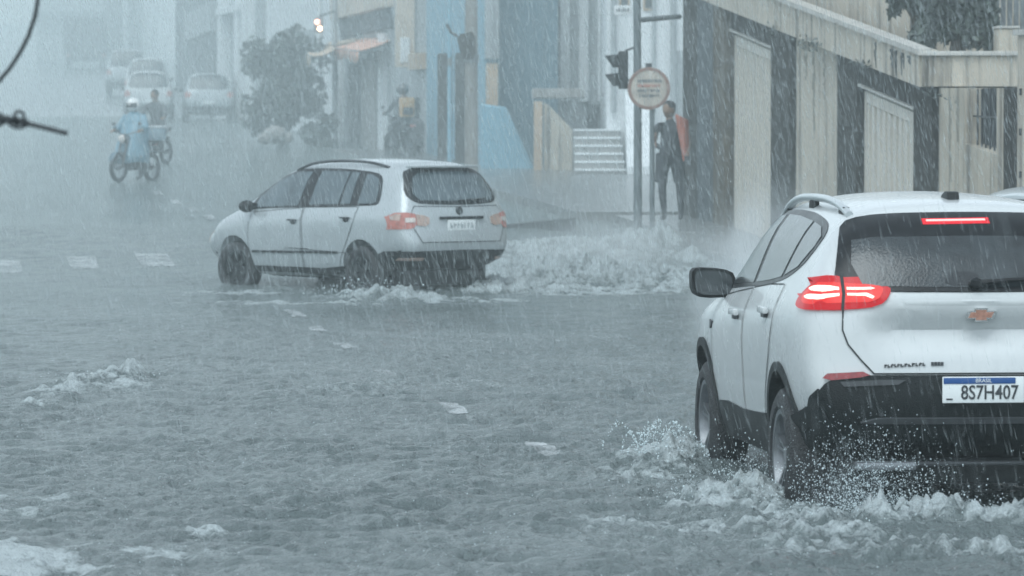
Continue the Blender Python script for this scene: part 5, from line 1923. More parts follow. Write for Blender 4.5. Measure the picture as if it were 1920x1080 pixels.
for row, (zz, m_, hh_) in enumerate(((.085, 'ink', .040), (.02, 'sign_red', .036), (-.045, 'ink', .036), (-.115, 'steel', .036))):
    mb.mat(M['steel'] if m_ == 'ink' else M[m_])
    x = -.155 if row < 3 else -.135
    while x < .15:
        w_ = rr_.uniform(.018, .032)
        mb.box((cx_ + x, YS - .074, cz_ + zz), (cx_ + x + w_ * .4, YS - .0665, cz_ + zz + hh_))
        mb.box((cx_ + x + w_ * .4, YS - .074, cz_ + zz + hh_ * (.0 if rr_.random() < .5 else .62)), (cx_ + x + w_, YS - .0665, cz_ + zz + hh_ * rr_.uniform(.75, 1)))
        x += w_ + .007
place_on(mb.build('lettering'), disc)
mb = MB(); mb.mat(M['dark_metal'])
mb.box((cx_ - .05, YS - .05, cz_ + .24), (cx_ + .04, YS - .02, cz_ + .345), .01)
part(mb, 'clamp', rs_)

# poles before the blue house and the shops
def simple_pole(px, Y, label, r, top, mat, group=None, arm=None):
    o = empty('utility_pole', on_ground(px, Y))
    tag(o, label, 'pole', group)
    mb = MB(); mb.mat(mat)
    mb.tube([on_ground(px, Y, -.2), (PX(px, Y), Y, top)], [r, r * .8], 12)
    part(mb, 'shaft', o)
    mb = MB(); mb.mat(M['steel'])
    c = Vector((PX(px, Y), Y, 3.2))
    mb.lathe([(r * 1.12, -.08), (r * 1.12, .08)], Matrix.Translation(c), 12)
    part(mb, 'band', o)
    return o


M['pole_brown'] = pm('pole_brown', (.22, .215, .20), .8, var=.25, stretch=(1, 1, .2))
simple_pole(884, 80, 'stout grey brown pole carrying the hooded dark lamp box', .13, 7.5, M['pole_brown'])
simple_pole(843, 84, 'slim pale blue pole before the dark doorway', .045, 7, M['sky_wall'])
simple_pole(600, 116, 'thin whitish pole under the small tilted awning', .07, 8, M['white_wall'])
simple_pole(629, 110, 'grey pole standing where the salmon awning starts', .08, 8.5, M['grey_wall'])
sl = empty('lamp_box', (PX(872, 79), 79, PZ(110, 79)))
tag(sl, 'dark hooded signal box hung on a curved bracket', 'signal')
mb = MB(); mb.mat(M['tile_dark'])
mb.prism(chaikin([(PX(856, 79), PZ(66, 79)), (PX(892, 79), PZ(58, 79)), (PX(893, 79), PZ(110, 79)), (PX(868, 79), PZ(113, 79)), (PX(862, 79), PZ(95, 79))], 1), 'y', 78.85, 79.15)
part(mb, 'housing', sl)
mb = MB(); mb.mat(M['tile_dark'])
mb.tube([(PX(838, 79), 79, PZ(45, 79)), (PX(845, 79), 79, PZ(60, 79)), (PX(858, 79), 79, PZ(68, 79))], .03, 6)
part(mb, 'bracket', sl)
# pair of lit amber signals up the street
M['amber_lit'] = emit('amber_lit', (1.0, .62, .40), 7.0)
M['amber_red'] = emit('amber_red', (1.0, .42, .30), 5.0)
ls = empty('lit_signal', (PX(598, 108), 108, PZ(60, 108)))
tag(ls, 'small signal with two glowing amber lamps above the small awning', 'signal')
mb = MB(); mb.mat(M['steel'])
mb.box((PX(590, 108), 108.02, PZ(62, 108)), (PX(606, 108), 108.25, PZ(32, 108)), .03)
mb.tube([(PX(600, 108), 108.2, PZ(30, 108)), (PX(629, 110), 110, PZ(20, 110))], .03, 6)
part(mb, 'housing', ls)
for px_, py_, m_ in ((595.5, 41, 'amber_red'), (600.5, 53.5, 'amber_lit')):
    mb = MB(); mb.mat(M[m_])
    mb.ball((PX(px_, 107.95), 107.95, PZ(py_, 107.95)), .062, sub=2)
    part(mb, 'lamp', ls)

# near cable with a spliced joint, hanging close to the camera
YC = 11.0
M['cable'] = pm('cable', (.022, .028, .032), .5, var=.3, scale=30, bump=.4, bscale=120)
hc = empty('hanging_cable', P(20, -200, YC))
tag(hc, 'loose black cable curving down out of the sky near the camera', 'cable')
mb = MB(); mb.mat(M['cable'])
pts = [P(px_, py_, YC + k * .05) for k, (px_, py_) in enumerate(((66, -420), (72, -200), (73, -60), (71, 0), (66, 30), (54, 66), (38, 98), (20, 126), (0, 150), (-30, 182), (-62, 206), (-84, 208), (-80, 200)))]
mb.tube(pts, .0056, 10)
part(mb, 'cable_run', hc)
hr = empty('cable_splice', P(-40, 210, YC))
tag(hr, 'knotted black cable splice ending in a short straight rod', 'cable')
mb = MB(); mb.mat(M['cable'])
mb.tube([P(-80, 200, YC), P(-30, 214, YC), P(0, 221, YC), P(24, 226, YC), P(52, 232, YC), P(90, 241, YC), P(127, 250.5, YC)], [.008, .009, .010, .008, .0065, .0062, .0062], 12)
part(mb, 'rod', hr)
mb = MB(); mb.mat(M['cable'])
n = 60
for off, rad in ((0, .010), (math.pi, .010)):
    pts = []
    for k in range(n + 1):
        t = k / n
        px_ = -30 + t * 82; py_ = 214 + t * 18
        rr = rad * (1.0 - .35 * t) * (1 + .3 * math.sin(t * 9))
        a = off + t * 17
        pts.append(P(px_, py_, YC) + Vector((.1 * rr * math.sin(a), rr * math.sin(a), rr * math.cos(a))))
    mb.tube(pts, .0048, 8)
# two loops standing off the knot
for (cx2, cy2, ra, rb, tilt) in ((30, 231, 15, 8, .30), (36, 217, 9, 8, .2)):
    pts = []
    for k in range(19):
        a = 2 * math.pi * k / 18
        u, v = ra * math.cos(a), rb * math.sin(a)
        pts.append(P(cx2 + u * math.cos(tilt) - v * math.sin(tilt), cy2 + u * math.sin(tilt) + v * math.cos(tilt), YC - .012))
    mb.tube(pts, .0042, 8)
mb.tube([P(-6, 236, YC), P(4, 232, YC), P(14, 224, YC)], .005, 8)
part(mb, 'knot', hr)
# ------------------------------------------------------------------ people and motorcycles
M['skin'] = pm('skin', (.26, .17, .12), .5, var=.08)
M['hair'] = pm('hair', (.02, .02, .02), .7, var=.3)
M['dark_cloth'] = pm('dark_cloth', (.045, .052, .06), .85, var=.3, scale=14, bump=.3)
M['grey_cloth'] = pm('grey_cloth', (.11, .12, .125), .85, var=.3, scale=14, bump=.3)
M['blue_coat'] = pm('blue_coat', (.15, .28, .35), .35, var=.18, scale=6, bump=.5, bscale=9)
M['orange_cloth'] = pm('orange_cloth', (.42, .125, .075), .6, var=.12, scale=6, bump=.3, bscale=12)
M['brown_cloth'] = pm('brown_cloth', (.20, .13, .10), .8, var=.2)
M['tan_pack'] = pm('tan_pack', (.52, .33, .16), .7, var=.2)
M['helmet_white'] = pm('helmet_white', (.86, .86, .84), .2, coat=.8, var=.03)
M['helmet_dark'] = pm('helmet_dark', (.05, .055, .06), .2, coat=.8, var=.1)
M['moto_dark'] = pm('moto_dark', (.05, .055, .06), .4, var=.4, scale=12)
M['moto_blue'] = pm('moto_blue', (.07, .13, .17), .35, coat=.4, var=.2)
M['box_blue'] = pm('box_blue', (.30, .40, .45), .5, var=.15)


def skin_body(name, chains, mats, face_mat, parent, sub=2):
    """one continuous surface grown over a jointed skeleton.
    chains: dict joint -> (pos, radius); edges listed in 'E'; face_mat(point)->material index"""
    J, E, root = chains['J'], chains['E'], chains['root']
    bm = bmesh.new()
    names = list(J)
    vs = {k: bm.verts.new(J[k][0]) for k in names}
    for a, b in E: bm.edges.new((vs[a], vs[b]))
    me = bpy.data.meshes.new('tmp'); bm.to_mesh(me); bm.free()
    o = bpy.data.objects.new('tmp', me); COL.objects.link(o)
    md = o.modifiers.new('k', 'SKIN'); md.use_smooth_shade = True
    for i, k in enumerate(names):
        r = J[k][1]
        sv = me.skin_vertices[0].data[i]
        sv.radius = r if isinstance(r, tuple) else (r, r)
        sv.use_root = (k == root)
    ms = o.modifiers.new('s', 'SUBSURF'); ms.levels = sub; ms.render_levels = sub
    dg = bpy.context.evaluated_depsgraph_get(); dg.update()
    res = bpy.data.meshes.new_from_object(o.evaluated_get(dg))
    bpy.data.objects.remove(o)
    # head: shaped skull with brow, nose and chin joined into the same mesh
    bm = bmesh.new(); bm.from_mesh(res)
    hc, fw, hr = chains['head']       # centre, facing direction, radius
    fwv = Vector(fw).normalized(); up = Vector((0, 0, 1)); rt = fwv.cross(up).normalized(); up = rt.cross(fwv)
    s = bmesh.ops.create_icosphere(bm, subdivisions=3, radius=1.0)
    for v in s['verts']:
        x, y, z = v.co
        r = Vector((x * .80, y * .98, z * 1.18))
        if y > 0:
            r.x *= 1 - .16 * max(0, -z)
            if abs(x) < .22 and -.25 < z < .25: r.y += .20 * (1 - abs(x) / .22) * (1 - abs(z + .05) / .3)      # nose
            if .12 < abs(x) < .5 and .08 < z < .32: r.y -= .08                                              # eye sockets
            if abs(x) < .3 and -.55 < z < -.42: r.y -= .05                                                   # mouth
        if abs(x) > .9 and abs(y) < .3 and abs(z) < .3: r.x *= 1.16                                           # ears
        v.co = Vector(hc) + (rt * r.x + fwv * r.y + up * r.z) * hr
    for f in {f for v in s['verts'] for f in v.link_faces}: f.smooth = True
    bm.to_mesh(res); bm.free()
    res.materials.clear()
    for m in mats: res.materials.append(m)
    for p in res.polygons: p.material_index = face_mat(p.center)
    ob = bpy.data.objects.new(name, res)
    return link(ob, parent)


def hand(J, E, wrist, tag_, d, curl, side):
    """palm, four unequal bent fingers and a thumb from the side of the palm"""
    d = Vector(d).normalized(); c = Vector(curl).normalized(); s = d.cross(c).normalized() * side
    w = Vector(J[wrist][0])
    J[tag_ + 'palm'] = (w + d * .055, (.030, .018)); E.append((wrist, tag_ + 'palm'))
    for k, ln in enumerate((.068, .078, .072, .055)):
        b = w + d * .095 + s * (.030 - .020 * k)
        J[f'{tag_}k{k}'] = (b, .0095); E.append((tag_ + 'palm', f'{tag_}k{k}'))
        J[f'{tag_}m{k}'] = (b + d * ln * .45 + c * ln * .25, .0085); E.append((f'{tag_}k{k}', f'{tag_}m{k}'))
        J[f'{tag_}t{k}'] = (b + d * ln * .55 + c * ln * .75, .0075); E.append((f'{tag_}m{k}', f'{tag_}t{k}'))
    b = w + d * .035 + s * .035
    J[tag_ + 'th'] = (b, .011); E.append((tag_ + 'palm', tag_ + 'th'))
    J[tag_ + 'tt'] = (b + d * .035 + s * .022 + c * .018, .009); E.append((tag_ + 'th', tag_ + 'tt'))


def skeleton(pel, chest, neck, head, facing, sh, el, wr, hip, kn, an, toe, hr=.105, fat=1.0, hand_d=None, curl=(0, 0, -1)):
    """all points in person space; sh.. are (left, right) pairs"""
    J, E = {}, []
    J['pel'] = (pel, (.155 * fat, .115 * fat))
    mid = (Vector(pel) + Vector(chest)) / 2
    J['mid'] = (mid, (.145 * fat, .105 * fat)); E.append(('pel', 'mid'))
    J['chest'] = (chest, (.165 * fat, .115 * fat)); E.append(('mid', 'chest'))
    J['neck'] = (neck, .058); E.append(('chest', 'neck'))
    J['skull'] = (Vector(neck).lerp(Vector(head), .6), .055); E.append(('neck', 'skull'))
    for i, s in enumerate('lr'):
        J['sh' + s] = (sh[i], .062 * fat); E.append(('chest', 'sh' + s))
        J['el' + s] = (el[i], .046 * fat); E.append(('sh' + s, 'el' + s))
        J['wr' + s] = (wr[i], .031); E.append(('el' + s, 'wr' + s))
        hand(J, E, 'wr' + s, 'h' + s, (Vector(wr[i]) - Vector(el[i])) if hand_d is None else hand_d[i], curl, 1 if i == 0 else -1)
        J['hip' + s] = (hip[i], .098 * fat); E.append(('pel', 'hip' + s))
        J['kn' + s] = (kn[i], .064 * fat); E.append(('hip' + s, 'kn' + s))
        J['cf' + s] = (Vector(kn[i]).lerp(Vector(an[i]), .35), .058 * fat); E.append(('kn' + s, 'cf' + s))
        J['an' + s] = (an[i], .040); E.append(('cf' + s, 'an' + s))
        J['to' + s] = (toe[i], .034); E.append(('an' + s, 'to' + s))
    return {'J': J, 'E': E, 'root': 'pel', 'head': (head, facing, hr)}


def motorcycle(root_name, label, paint, group):
    """small commuter motorcycle; forward is +y, wheels on z = 0"""
    root = empty(root_name)
    tag(root, label, 'motorcycle', group)
    for y, nm in ((.62, 'front'), (-.62, 'rear')):
        Mx = Matrix.Translation((0, y, .29)) @ Matrix.Rotation(R(90), 4, 'Y')
        mb = MB(); mb.mat(M['tyre'])
        n = 12
        mb.lathe([(.285 + .045 * math.cos(a) - .02, .048 * math.sin(a)) for a in [2 * math.pi * k / n for k in range(n)]], Mx, 30, close=True)
        wh = mb.build('wheel', None, root)
        mb = MB(); mb.mat(M['alloy'])
        mb.lathe([(.225, -.02), (.235, 0), (.225, .02), (.21, .018), (.21, -.018), (.225, -.02)], Mx, 30)
        mb.lathe([(.05, -.05), (.05, .05)], Mx, 12)
        for k in range(12):
            a = 2 * math.pi * k / 12
            p = lambda r, z: Mx @ Vector((r * math.cos(a + z * 3), r * math.sin(a + z * 3), z))
            mb.tube([p(.05, .03 * (1 if k % 2 else -1)), p(.215, 0)], .005, 5, cap=False)
        mb.build('rim', None, wh)
        mb = MB(); mb.mat(paint)
        prev = None
        for k in range(11):
            a = R(25) + R(120 if nm == 'front' else 95) * k / 10
            c = Vector((0, y + math.cos(a) * .335, .29 + math.sin(a) * .335))
            if prev: mb.hexa([prev + Vector((-.055, 0, 0)), prev + Vector((.055, 0, 0)), c + Vector((.055, 0, 0)), c + Vector((-.055, 0, 0)),
                              prev * 1 + Vector((-.045, 0, .012)), prev + Vector((.045, 0, .012)), c + Vector((.045, 0, .012)), c + Vector((-.045, 0, .012))])
            prev = c
        mb.build('mudguard', None, root)
    mb = MB(); mb.mat(M['moto_dark'])
    for s in (-.085, .085):
        mb.tube([(s, .62, .29), (s * .9, .42, .78), (s * .9, .36, .93)], .024, 8)
    mb.build('fork', None, root)
    mb = MB(); mb.mat(paint)
    mb.ball((0, .12, .80), (.135, .27, .125), sub=3)
    mb.ball((0, -.42, .72), (.10, .22, .08), sub=2)
    mb.prism(chaikin([(-.05, .55), (.30, .66), (.30, .74), (-.12, .74), (-.30, .62)], 1), 'x', -.10, .10)
    mb.build('tank', None, root)
    mb = MB(); mb.mat(M['moto_dark'])
    mb.prism(chaikin([(-.02, .80), (-.30, .78), (-.70, .86), (-.70, .80), (-.30, .71), (-.02, .72)], 1), 'x', -.13, .13)
    mb.build('seat', None, root)
    mb = MB(); mb.mat(M['dark_metal'])
    mb.box((-.14, -.16, .27), (.14, .20, .50), .04)
    mb.lathe([(.085, -.10), (.085, .14), (.06, .16)], Matrix.Translation((0, .18, .46)) @ Matrix.Rotation(R(-60), 4, 'X'), 14)
    mb.tube([(0, .36, .92), (0, .22, .55), (0, -.1, .30), (0, -.62, .29)], .03, 8)
    mb.tube([(.12, .25, .42), (.15, .1, .25), (.16, -.35, .27), (.17, -.78, .36)], [.022, .025, .04, .045], 10)
    mb.build('engine', None, root)
    mb = MB(); mb.mat(M['moto_dark'])
    mb.tube([(-.36, .24, 1.03), (-.22, .30, 1.02), (-.08, .36, .97), (.08, .36, .97), (.22, .30, 1.02), (.36, .24, 1.03)], .014, 8)
    for s in (-1, 1):
        mb.tube([(s * .25, .29, 1.02), (s * .30, .31, 1.15)], .007, 6)
        mb.ball((s * .32, .31, 1.19), (.055, .015, .038), sub=2)
    mb.build('handlebar', None, root)
    mb = MB(); mb.mat(M['moto_dark'])
    mb.ball((0, .44, .88), (.105, .09, .10), sub=2)
    h = mb.build('headlight', None, root)
    mb = MB(); mb.mat(M['clear_lens'])
    mb.lathe([(.0, .10), (.06, .092), (.085, .07)], Matrix.Translation((0, .44, .88)) @ Matrix.Rotation(R(-90), 4, 'X'), 18)
    mb.build('lens', None, h)
    mb = MB(); mb.mat(M['red_lens_dull'])
    mb.box((-.06, -.78, .74), (.06, -.72, .80), .015)
    mb.build('tail_lamp', None, root)
    return root


def helmet(mat, parent, c, fwd=(0, 1, 0), r=.145):
    mb = MB(); mb.mat(mat)
    fw = Vector(fwd).normalized(); rt = fw.cross(Vector((0, 0, 1))).normalized()
    mb.ball(c, (r * .92, r * 1.06, r), sub=3)
    hl = mb.build('helmet', None, parent)
    mb = MB(); mb.mat(M['frit'])
    prev = None
    for k in range(11):
        a = R(-62) + R(124) * k / 10
        d = fw * math.cos(a) + rt * math.sin(a)
        p0 = Vector(c) + d * r * 1.05 + Vector((0, 0, -.055)); p1 = Vector(c) + d * r * 1.04 + Vector((0, 0, .035))
        if prev: mb.quad(prev[0], p0, p1, prev[1])
        prev = (p0, p1)
    mb.build('visor', None, hl, merge=.001).modifiers.new('s', 'SOLIDIFY').thickness = .006
    return hl


def rider(label, coat, poncho=None, hel=None, pack=None, group=None, seat_z=.80, lean=.0, lift=0.0, foot_down=False):
    """seated rider; forward +y, same origin as the motorcycle"""
    root = empty('person')
    tag(root, label, 'person', group)
    pel = (0, -.20, seat_z + .10); chest = (0, -.10 + lean, seat_z + .47); neck = (0, -.06 + lean, seat_z + .62); head = (0, -.02 + lean, seat_z + .76 + lift)
    an0 = (-.27, .12, .10) if foot_down else (-.17, .02, .34)
    sk = skeleton(pel, chest, neck, head, (0, 1, -.1),
                  ((-.19, -.08 + lean, seat_z + .53), (.19, -.08 + lean, seat_z + .53)),
                  ((-.31, .03 + lean, seat_z + .30), (.31, .03 + lean, seat_z + .30)),
                  ((-.33, .17, 1.06), (.33, .17, 1.06)),
                  ((-.11, -.16, seat_z + .06), (.11, -.16, seat_z + .06)),
                  ((-.23, .22, seat_z - .08) if not foot_down else (-.27, .14, seat_z - .25), (.22, .24, seat_z - .08)),
                  (an0, (.17, .02, .34)), ((an0[0], an0[1] + .17, an0[2] - .04), (.17, .20, .30)),
                  hand_d=((0, 1, -.1), (0, 1, -.1)))

    def fm(c):
        if c.z > seat_z + .62: return 1
        if c.z < .40 and c.y > -.1: return 2
        if c.y > .19 and c.z > 1.0: return 1
        return 0
    skin_body('body', sk, [coat, M['skin'], M['dark_cloth']], fm, root)
    if hel: helmet(hel, root, Vector(head) + Vector((0, 0, .02)))
    else:
        mb = MB(); mb.mat(M['hair']); mb.ball(Vector(head) + Vector((0, -.02, .035)), (.098, .115, .105), sub=2, jit=.1)
        mb.build('hair', None, root)
    if poncho:
        mb = MB(); mb.mat(poncho)
        rings = []
        n = 28
        for (z, rx_, ry_, cy) in ((seat_z + .64, .085, .08, -.06 + lean), (seat_z + .57, .20, .13, -.07 + lean), (seat_z + .46, .27, .17, -.08 + lean), (seat_z + .25, .31, .24, -.06),
                                  (seat_z + .0, .31, .34, .0), (seat_z - .22, .33, .40, .04), (seat_z - .42, .36, .42, .05)):
            ring = []
            for k in range(n):
                a = 2 * math.pi * k / n
                fo = 1 + .10 * math.sin(a * 6 + z * 3) * max(0, (seat_z + .5 - z)) * 1.2
                ring.append(mb.bm.verts.new((rx_ * math.cos(a) * fo, cy + ry_ * math.sin(a) * fo, z + .05 * math.sin(a * 3) * max(0, (seat_z - z)))))
            rings.append(ring)
        fs = []
        for a, b in zip(rings, rings[1:]):
            for k in range(n):
                f = mb.bm.faces.new((a[k], a[(k + 1) % n], b[(k + 1) % n], b[k])); f.smooth = True; fs.append(f)
        mb._tagf(fs)
        for s in (-1, 1):
            mb.tube([(s * .18, -.07 + lean, seat_z + .54), (s * .32, .03, seat_z + .29), (s * .335, .13, 1.07)], [.09, .085, .075], 10)
        pc = mb.build('raincoat', None, root)
        pc.modifiers.new('s', 'SOLIDIFY').thickness = .006
    if pack:
        mb = MB(); mb.mat(pack)
        mb.box((-.17, -.36 + lean, seat_z + .16), (.17, -.19 + lean, seat_z + .60), .06)
        bk = mb.build('backpack', None, root)
        mb = MB(); mb.mat(M['dark_cloth'])
        mb.box((-.12, -.385 + lean, seat_z + .22), (.12, -.355 + lean, seat_z + .38), .02)
        mb.build('pocket', None, bk)
    return root


grp = 'motorcycles in the street'
# first rider, blue raincoat, coming down the street
def put(o, px, Y, rz, dx=0, dy=0, dz=.0):
    o.location = (PX(px, Y) + dx, Y + dy, float(gz(Y)) + dz); o.rotation_euler = (0, 0, rz)


HA = R(152)
m1 = motorcycle('motorcycle', 'small motorcycle under the rider in the blue raincoat', M['moto_blue'], grp)
put(m1, 254, 80, HA)
r1 = rider('rider in a blue raincoat and bright white helmet', M['grey_cloth'], poncho=M['blue_coat'], hel=M['helmet_white'], foot_down=True)
put(r1, 250, 80, HA)
bx = empty('cargo_box', (0, 0, 0))
tag(bx, 'pale blue cargo box on the tail of the front motorcycle', 'box')
mb = MB(); mb.mat(M['box_blue'])
mb.box((-.20, -.88, .84), (.20, -.54, 1.10), .03)
mb.build('box_body', None, bx)
mb = MB(); mb.mat(M['white_wall'])
mb.box((-.215, -.895, 1.102), (.215, -.525, 1.15), .02)
mb.build('lid', None, bx)
bx.location = m1.location; bx.rotation_euler = m1.rotation_euler
m2 = motorcycle('motorcycle', 'dark motorcycle just behind the blue raincoat rider', M['moto_dark'], grp)
put(m2, 290, 92, R(160))
r2 = rider('bareheaded rider in grey behind the blue raincoat rider', M['grey_cloth'])
put(r2, 290, 92, R(160))
for o_ in (m1, r1, bx): o_.scale = (.91, .91, .91)
for o_ in (m2, r2): o_.scale = (.95, .95, .95)
# rider waiting by the tan shop, seen from behind
m3 = motorcycle('motorcycle', 'dark motorcycle waiting at the kerb by the tan shop', M['moto_dark'], grp)
put(m3, 752, 95, R(22))
r3 = rider('dark clad rider with a tan backpack by the tan shop', M['dark_cloth'], hel=M['helmet_dark'], pack=M['tan_pack'])
put(r3, 755, 95, R(22))
m4 = motorcycle('motorcycle', 'second dark motorcycle parked against the shop front', M['moto_dark'], grp)
put(m4, 786, 97, R(60))

# figure at the corner of the garages, walking away with an orange wrap over the shoulder
YD = 60.5
pd = empty('person', (PX(1256, YD), YD, PZ(416, YD)))
tag(pd, 'walker in dark shorts with a vivid orange wrap over one shoulder', 'person')
hgt = PZ(190, YD) - PZ(416, YD)
k_ = hgt / 1.75
sk = skeleton((.02, 0, .93), (.0, .02, 1.30), (.0, .03, 1.47), (-.02, .02, 1.62), (-.5, -.8, -.1),
              ((-.19, .0, 1.40), (.19, .03, 1.40)), ((-.25, -.10, 1.14), (.27, .02, 1.16)), ((-.12, -.25, 1.06), (.25, -.12, 1.02)),
              ((-.09, 0, .90), (.10, 0, .90)), ((-.12, -.14, .50), (.15, .06, .50)), ((-.08, -.02, .09), (.17, .25, .12)), ((-.12, -.16, .04), (.15, .12, .04)))


def fmD(c):
    if c.z > 1.49: return 1
    if c.z < .10: return 2
    if c.z < .96: return 3 if c.z > .55 else 3
    if abs(c.x) > .20 and c.z < 1.30: return 4
    return 0


skin_body('body', sk, [M['dark_cloth'], M['skin'], M['dark_cloth'], M['dark_cloth'], M['brown_cloth']], fmD, pd)
mb = MB(); mb.mat(M['hair']); mb.ball((-.01, .05, 1.665), (.10, .12, .105), sub=2, jit=.1); mb.build('hair', None, pd)
mb = MB(); mb.mat(M['dark_cloth'])
for s, ky in ((-1, -.10), (1, .04)):
    mb.tube([(s * .085, 0, .97), (s * .12, ky * .6, .74), (s * .145, ky, .58)], [.125, .098, .086], 12)
mb.build('shorts', None, pd)
mb = MB(); mb.mat(M['orange_cloth'])
g = []
for i in range(9):
    t = i / 8
    row = []
    for j in range(7):
        u = j / 6
        # hangs from the neck over the far shoulder, widening to a point at the hip
        x = .06 + .20 * u * (1 - .35 * t) + .08 * t
        z = 1.58 - t * .62 - u * .10 * (1 - t) - .10 * (1 - u) * t
        y = -.13 - .05 * math.sin(u * math.pi) + .012 * math.sin(j * 2.2 + i) + .05 * u
        row.append((x + .05 * t * (1 - u), y, z))
    g.append(row)
for a, b in zip(g, g[1:]):
    for j in range(6):
        mb.quad(a[j], a[j + 1], b[j + 1], b[j])
ow = mb.build('wrap', None, pd, merge=.001); ow.modifiers.new('s', 'SOLIDIFY').thickness = .012
ow.modifiers.new('u', 'SUBSURF').render_levels = 1
pd.scale = (k_, k_, k_)
# ------------------------------------------------------------------ the cars in their places
c1 = near_car()
c1.location = (2.10, 23.08, -.085); c1.rotation_euler = (0, 0, R(6.0))
c2 = estate_car()
_h2 = R(39.3)
_ra = Vector((PX(687, 48.6), 48.6)) + Vector((math.cos(_h2), math.sin(_h2))) * .715   # rear axle centre
_mid = _ra + Vector((-math.sin(_h2), math.cos(_h2))) * 1.232
c2.location = (_mid.x, _mid.y, -.045); c2.rotation_euler = (0, 0, _h2)
fw1 = far_car('white hatchback with a wide dark rear window behind the motorcycles', M['white_paint'], roof=1.66, tall=.10)
put(fw1, 281, 143.5, R(4), dz=-.02)
fw2 = far_car('silver saloon stopped at the kerb beside the gatehouse tower', M['silver_paint'], roof=1.62, tall=.06)
put(fw2, 391, 142, R(5), dz=-.02)
fw3 = far_car('tall white car whose roof shows over the hatchback', M['white_paint'], roof=1.84, tall=.22)
put(fw3, 277, 160, R(4), dz=-.02)
fw4 = far_car('pale car half hidden on the outer side of the queue', M['silver_paint'], roof=1.84, tall=.22)
put(fw4, 240, 174, R(4), dz=.05)
# a fifth car passing beyond the crossover: only its roof clears the frame edge
fw5 = far_car('grey car whose roof just shows beyond the white crossover', M['silver_paint'], roof=1.50, group=None)
fw5.location = (4.75, 37.5, -.08); fw5.rotation_euler = (0, 0, R(7))

# lorry at the top of the street
lr = empty('box_lorry')
tag(lr, 'dark box lorry fading into the rain at the top of the street', 'lorry')
M['lorry_grey'] = pm('lorry_grey', (.03, .035, .04), .6, var=.2)
mb = MB(); mb.mat(M['lorry_grey']); mb.box((-1.2, -3.2, .75), (1.2, 1.6, 2.75), .06); mb.build('cargo_box', None, lr)
mb = MB(); mb.mat(M['lorry_grey']); mb.prism(chaikin([(1.75, .55), (3.2, .55), (3.25, 1.2), (2.95, 2.2), (1.75, 2.3)], 1), 'x', -1.05, 1.05); mb.build('cab', None, lr)
mb = MB(); mb.mat(M['seam']); mb.box((-1.0, -3.1, .45), (1.0, 3.0, .74), .03); mb.build('chassis', None, lr)
for s in (-1, 1):
    mb = MB(); mb.mat(M['red_lens_dull'])
    mb.box((s * .95 - .12, -3.26, .62), (s * .95 + .12, -3.205, .74), .01)
    mb.build('tail_lamp', None, lr)
for s in (-1, 1):
    for y in (-2.0, 2.3):
        wheel_part(lr, s * .92, y, .45, .45, .26, .28, 6, s, hubcap=True)
put(lr, 162, 232, R(6))
# ------------------------------------------------------------------ air: even haze, falling rain, thrown spray
def volume_mat(name, density, col, aniso=.25):
    m = bpy.data.materials.new(name); m.use_nodes = True
    nt = m.node_tree
    for n in list(nt.nodes):
        if n.type != 'OUTPUT_MATERIAL': nt.nodes.remove(n)
    out = [n for n in nt.nodes if n.type == 'OUTPUT_MATERIAL'][0]
    v = nt.nodes.new('ShaderNodeVolumePrincipled')
    v.inputs['Color'].default_value = (*col, 1)
    v.inputs['Density'].default_value = density
    v.inputs['Anisotropy'].default_value = aniso
    nt.links.new(v.outputs[0], out.inputs['Volume'])
    return m, nt, v


hm, _, _ = volume_mat('haze_air', HAZE, (.86, .96, .965), .2)
mb = MB(); mb.mat(hm); mb.box((-330, -140, -1.4), (330, 445, 15.5))
hz = mb.build('haze'); tag(hz, 'pale rain haze filling the street', kind='stuff')
# the downpour is heavier up the hill: a denser body of the same mist stands there
hm2, _, _ = volume_mat('heavy_mist_air', MIST, (.86, .96, .965), .2)
mb = MB(); mb.mat(hm2); mb.box((-325, 41, -1.2), (325, 440, 15.2))
hz2 = mb.build('haze'); tag(hz2, 'heavier rain mist hanging up the hill', kind='stuff')

# rain: slim falling drops, slanting a little with the wind
def rain_mesh():
    V, Fc = [], []
    n_ = 0
    bands = ((5, 14, .5), (14, 26, 1.0), (26, 45, .9), (45, 75, .55))
    pos = []
    for y0, y1, k in bands:
        w0, w1 = .16 * y0 + 1.2, .16 * y1 + 1.2
        vol = (y1 - y0) * (w0 + w1) * 5.0
        n = int(vol * RAIN * k)
        y = y0 + (y1 - y0) * np.sqrt(rng.random(n) * (1 - (y0 / y1) ** 2) + (y0 / y1) ** 2) if False else y0 + (y1 - y0) * rng.random(n)
        x = (rng.random(n) * 2 - 1) * (.16 * y + 1.2)
        z = rng.random(n) * 5.2
        z = z + np.maximum(0, gz(y))
        pos.append(np.stack([x, y, z], -1))
    Pp = np.concatenate(pos)
    n = len(Pp)
    ln = .035 + .085 * rng.random(n)
    rad = (.0007 + .0008 * rng.random(n)) * np.clip(Pp[:, 1] / 22, .55, 1.9)
    tilt = rng.normal(.22, .09, n)                      # blown towards the kerb
    ty = rng.normal(0, .06, n)
    D = np.stack([-tilt, ty, np.ones(n)], -1); D /= np.linalg.norm(D, axis=1)[:, None]
    U = np.cross(D, [0, 1, 0]); U /= np.linalg.norm(U, axis=1)[:, None]
    Wv = np.cross(D, U)
    top = Pp + D * ln[:, None] * .62; bot = Pp - D * ln[:, None] * .38
    ring = [Pp - D * ln[:, None] * .16 + (U * math.cos(a) + Wv * math.sin(a)) * rad[:, None] for a in (0, 2.094, 4.189)]
    V = np.stack([top, ring[0], ring[1], ring[2], bot], 1).reshape(-1, 3)
    b = (np.arange(n) * 5)[:, None, None]
    T = np.array([[0, 1, 2], [0, 2, 3], [0, 3, 1], [4, 2, 1], [4, 3, 2], [4, 1, 3]])[None]
    return V, (b + T).reshape(-1, 3)


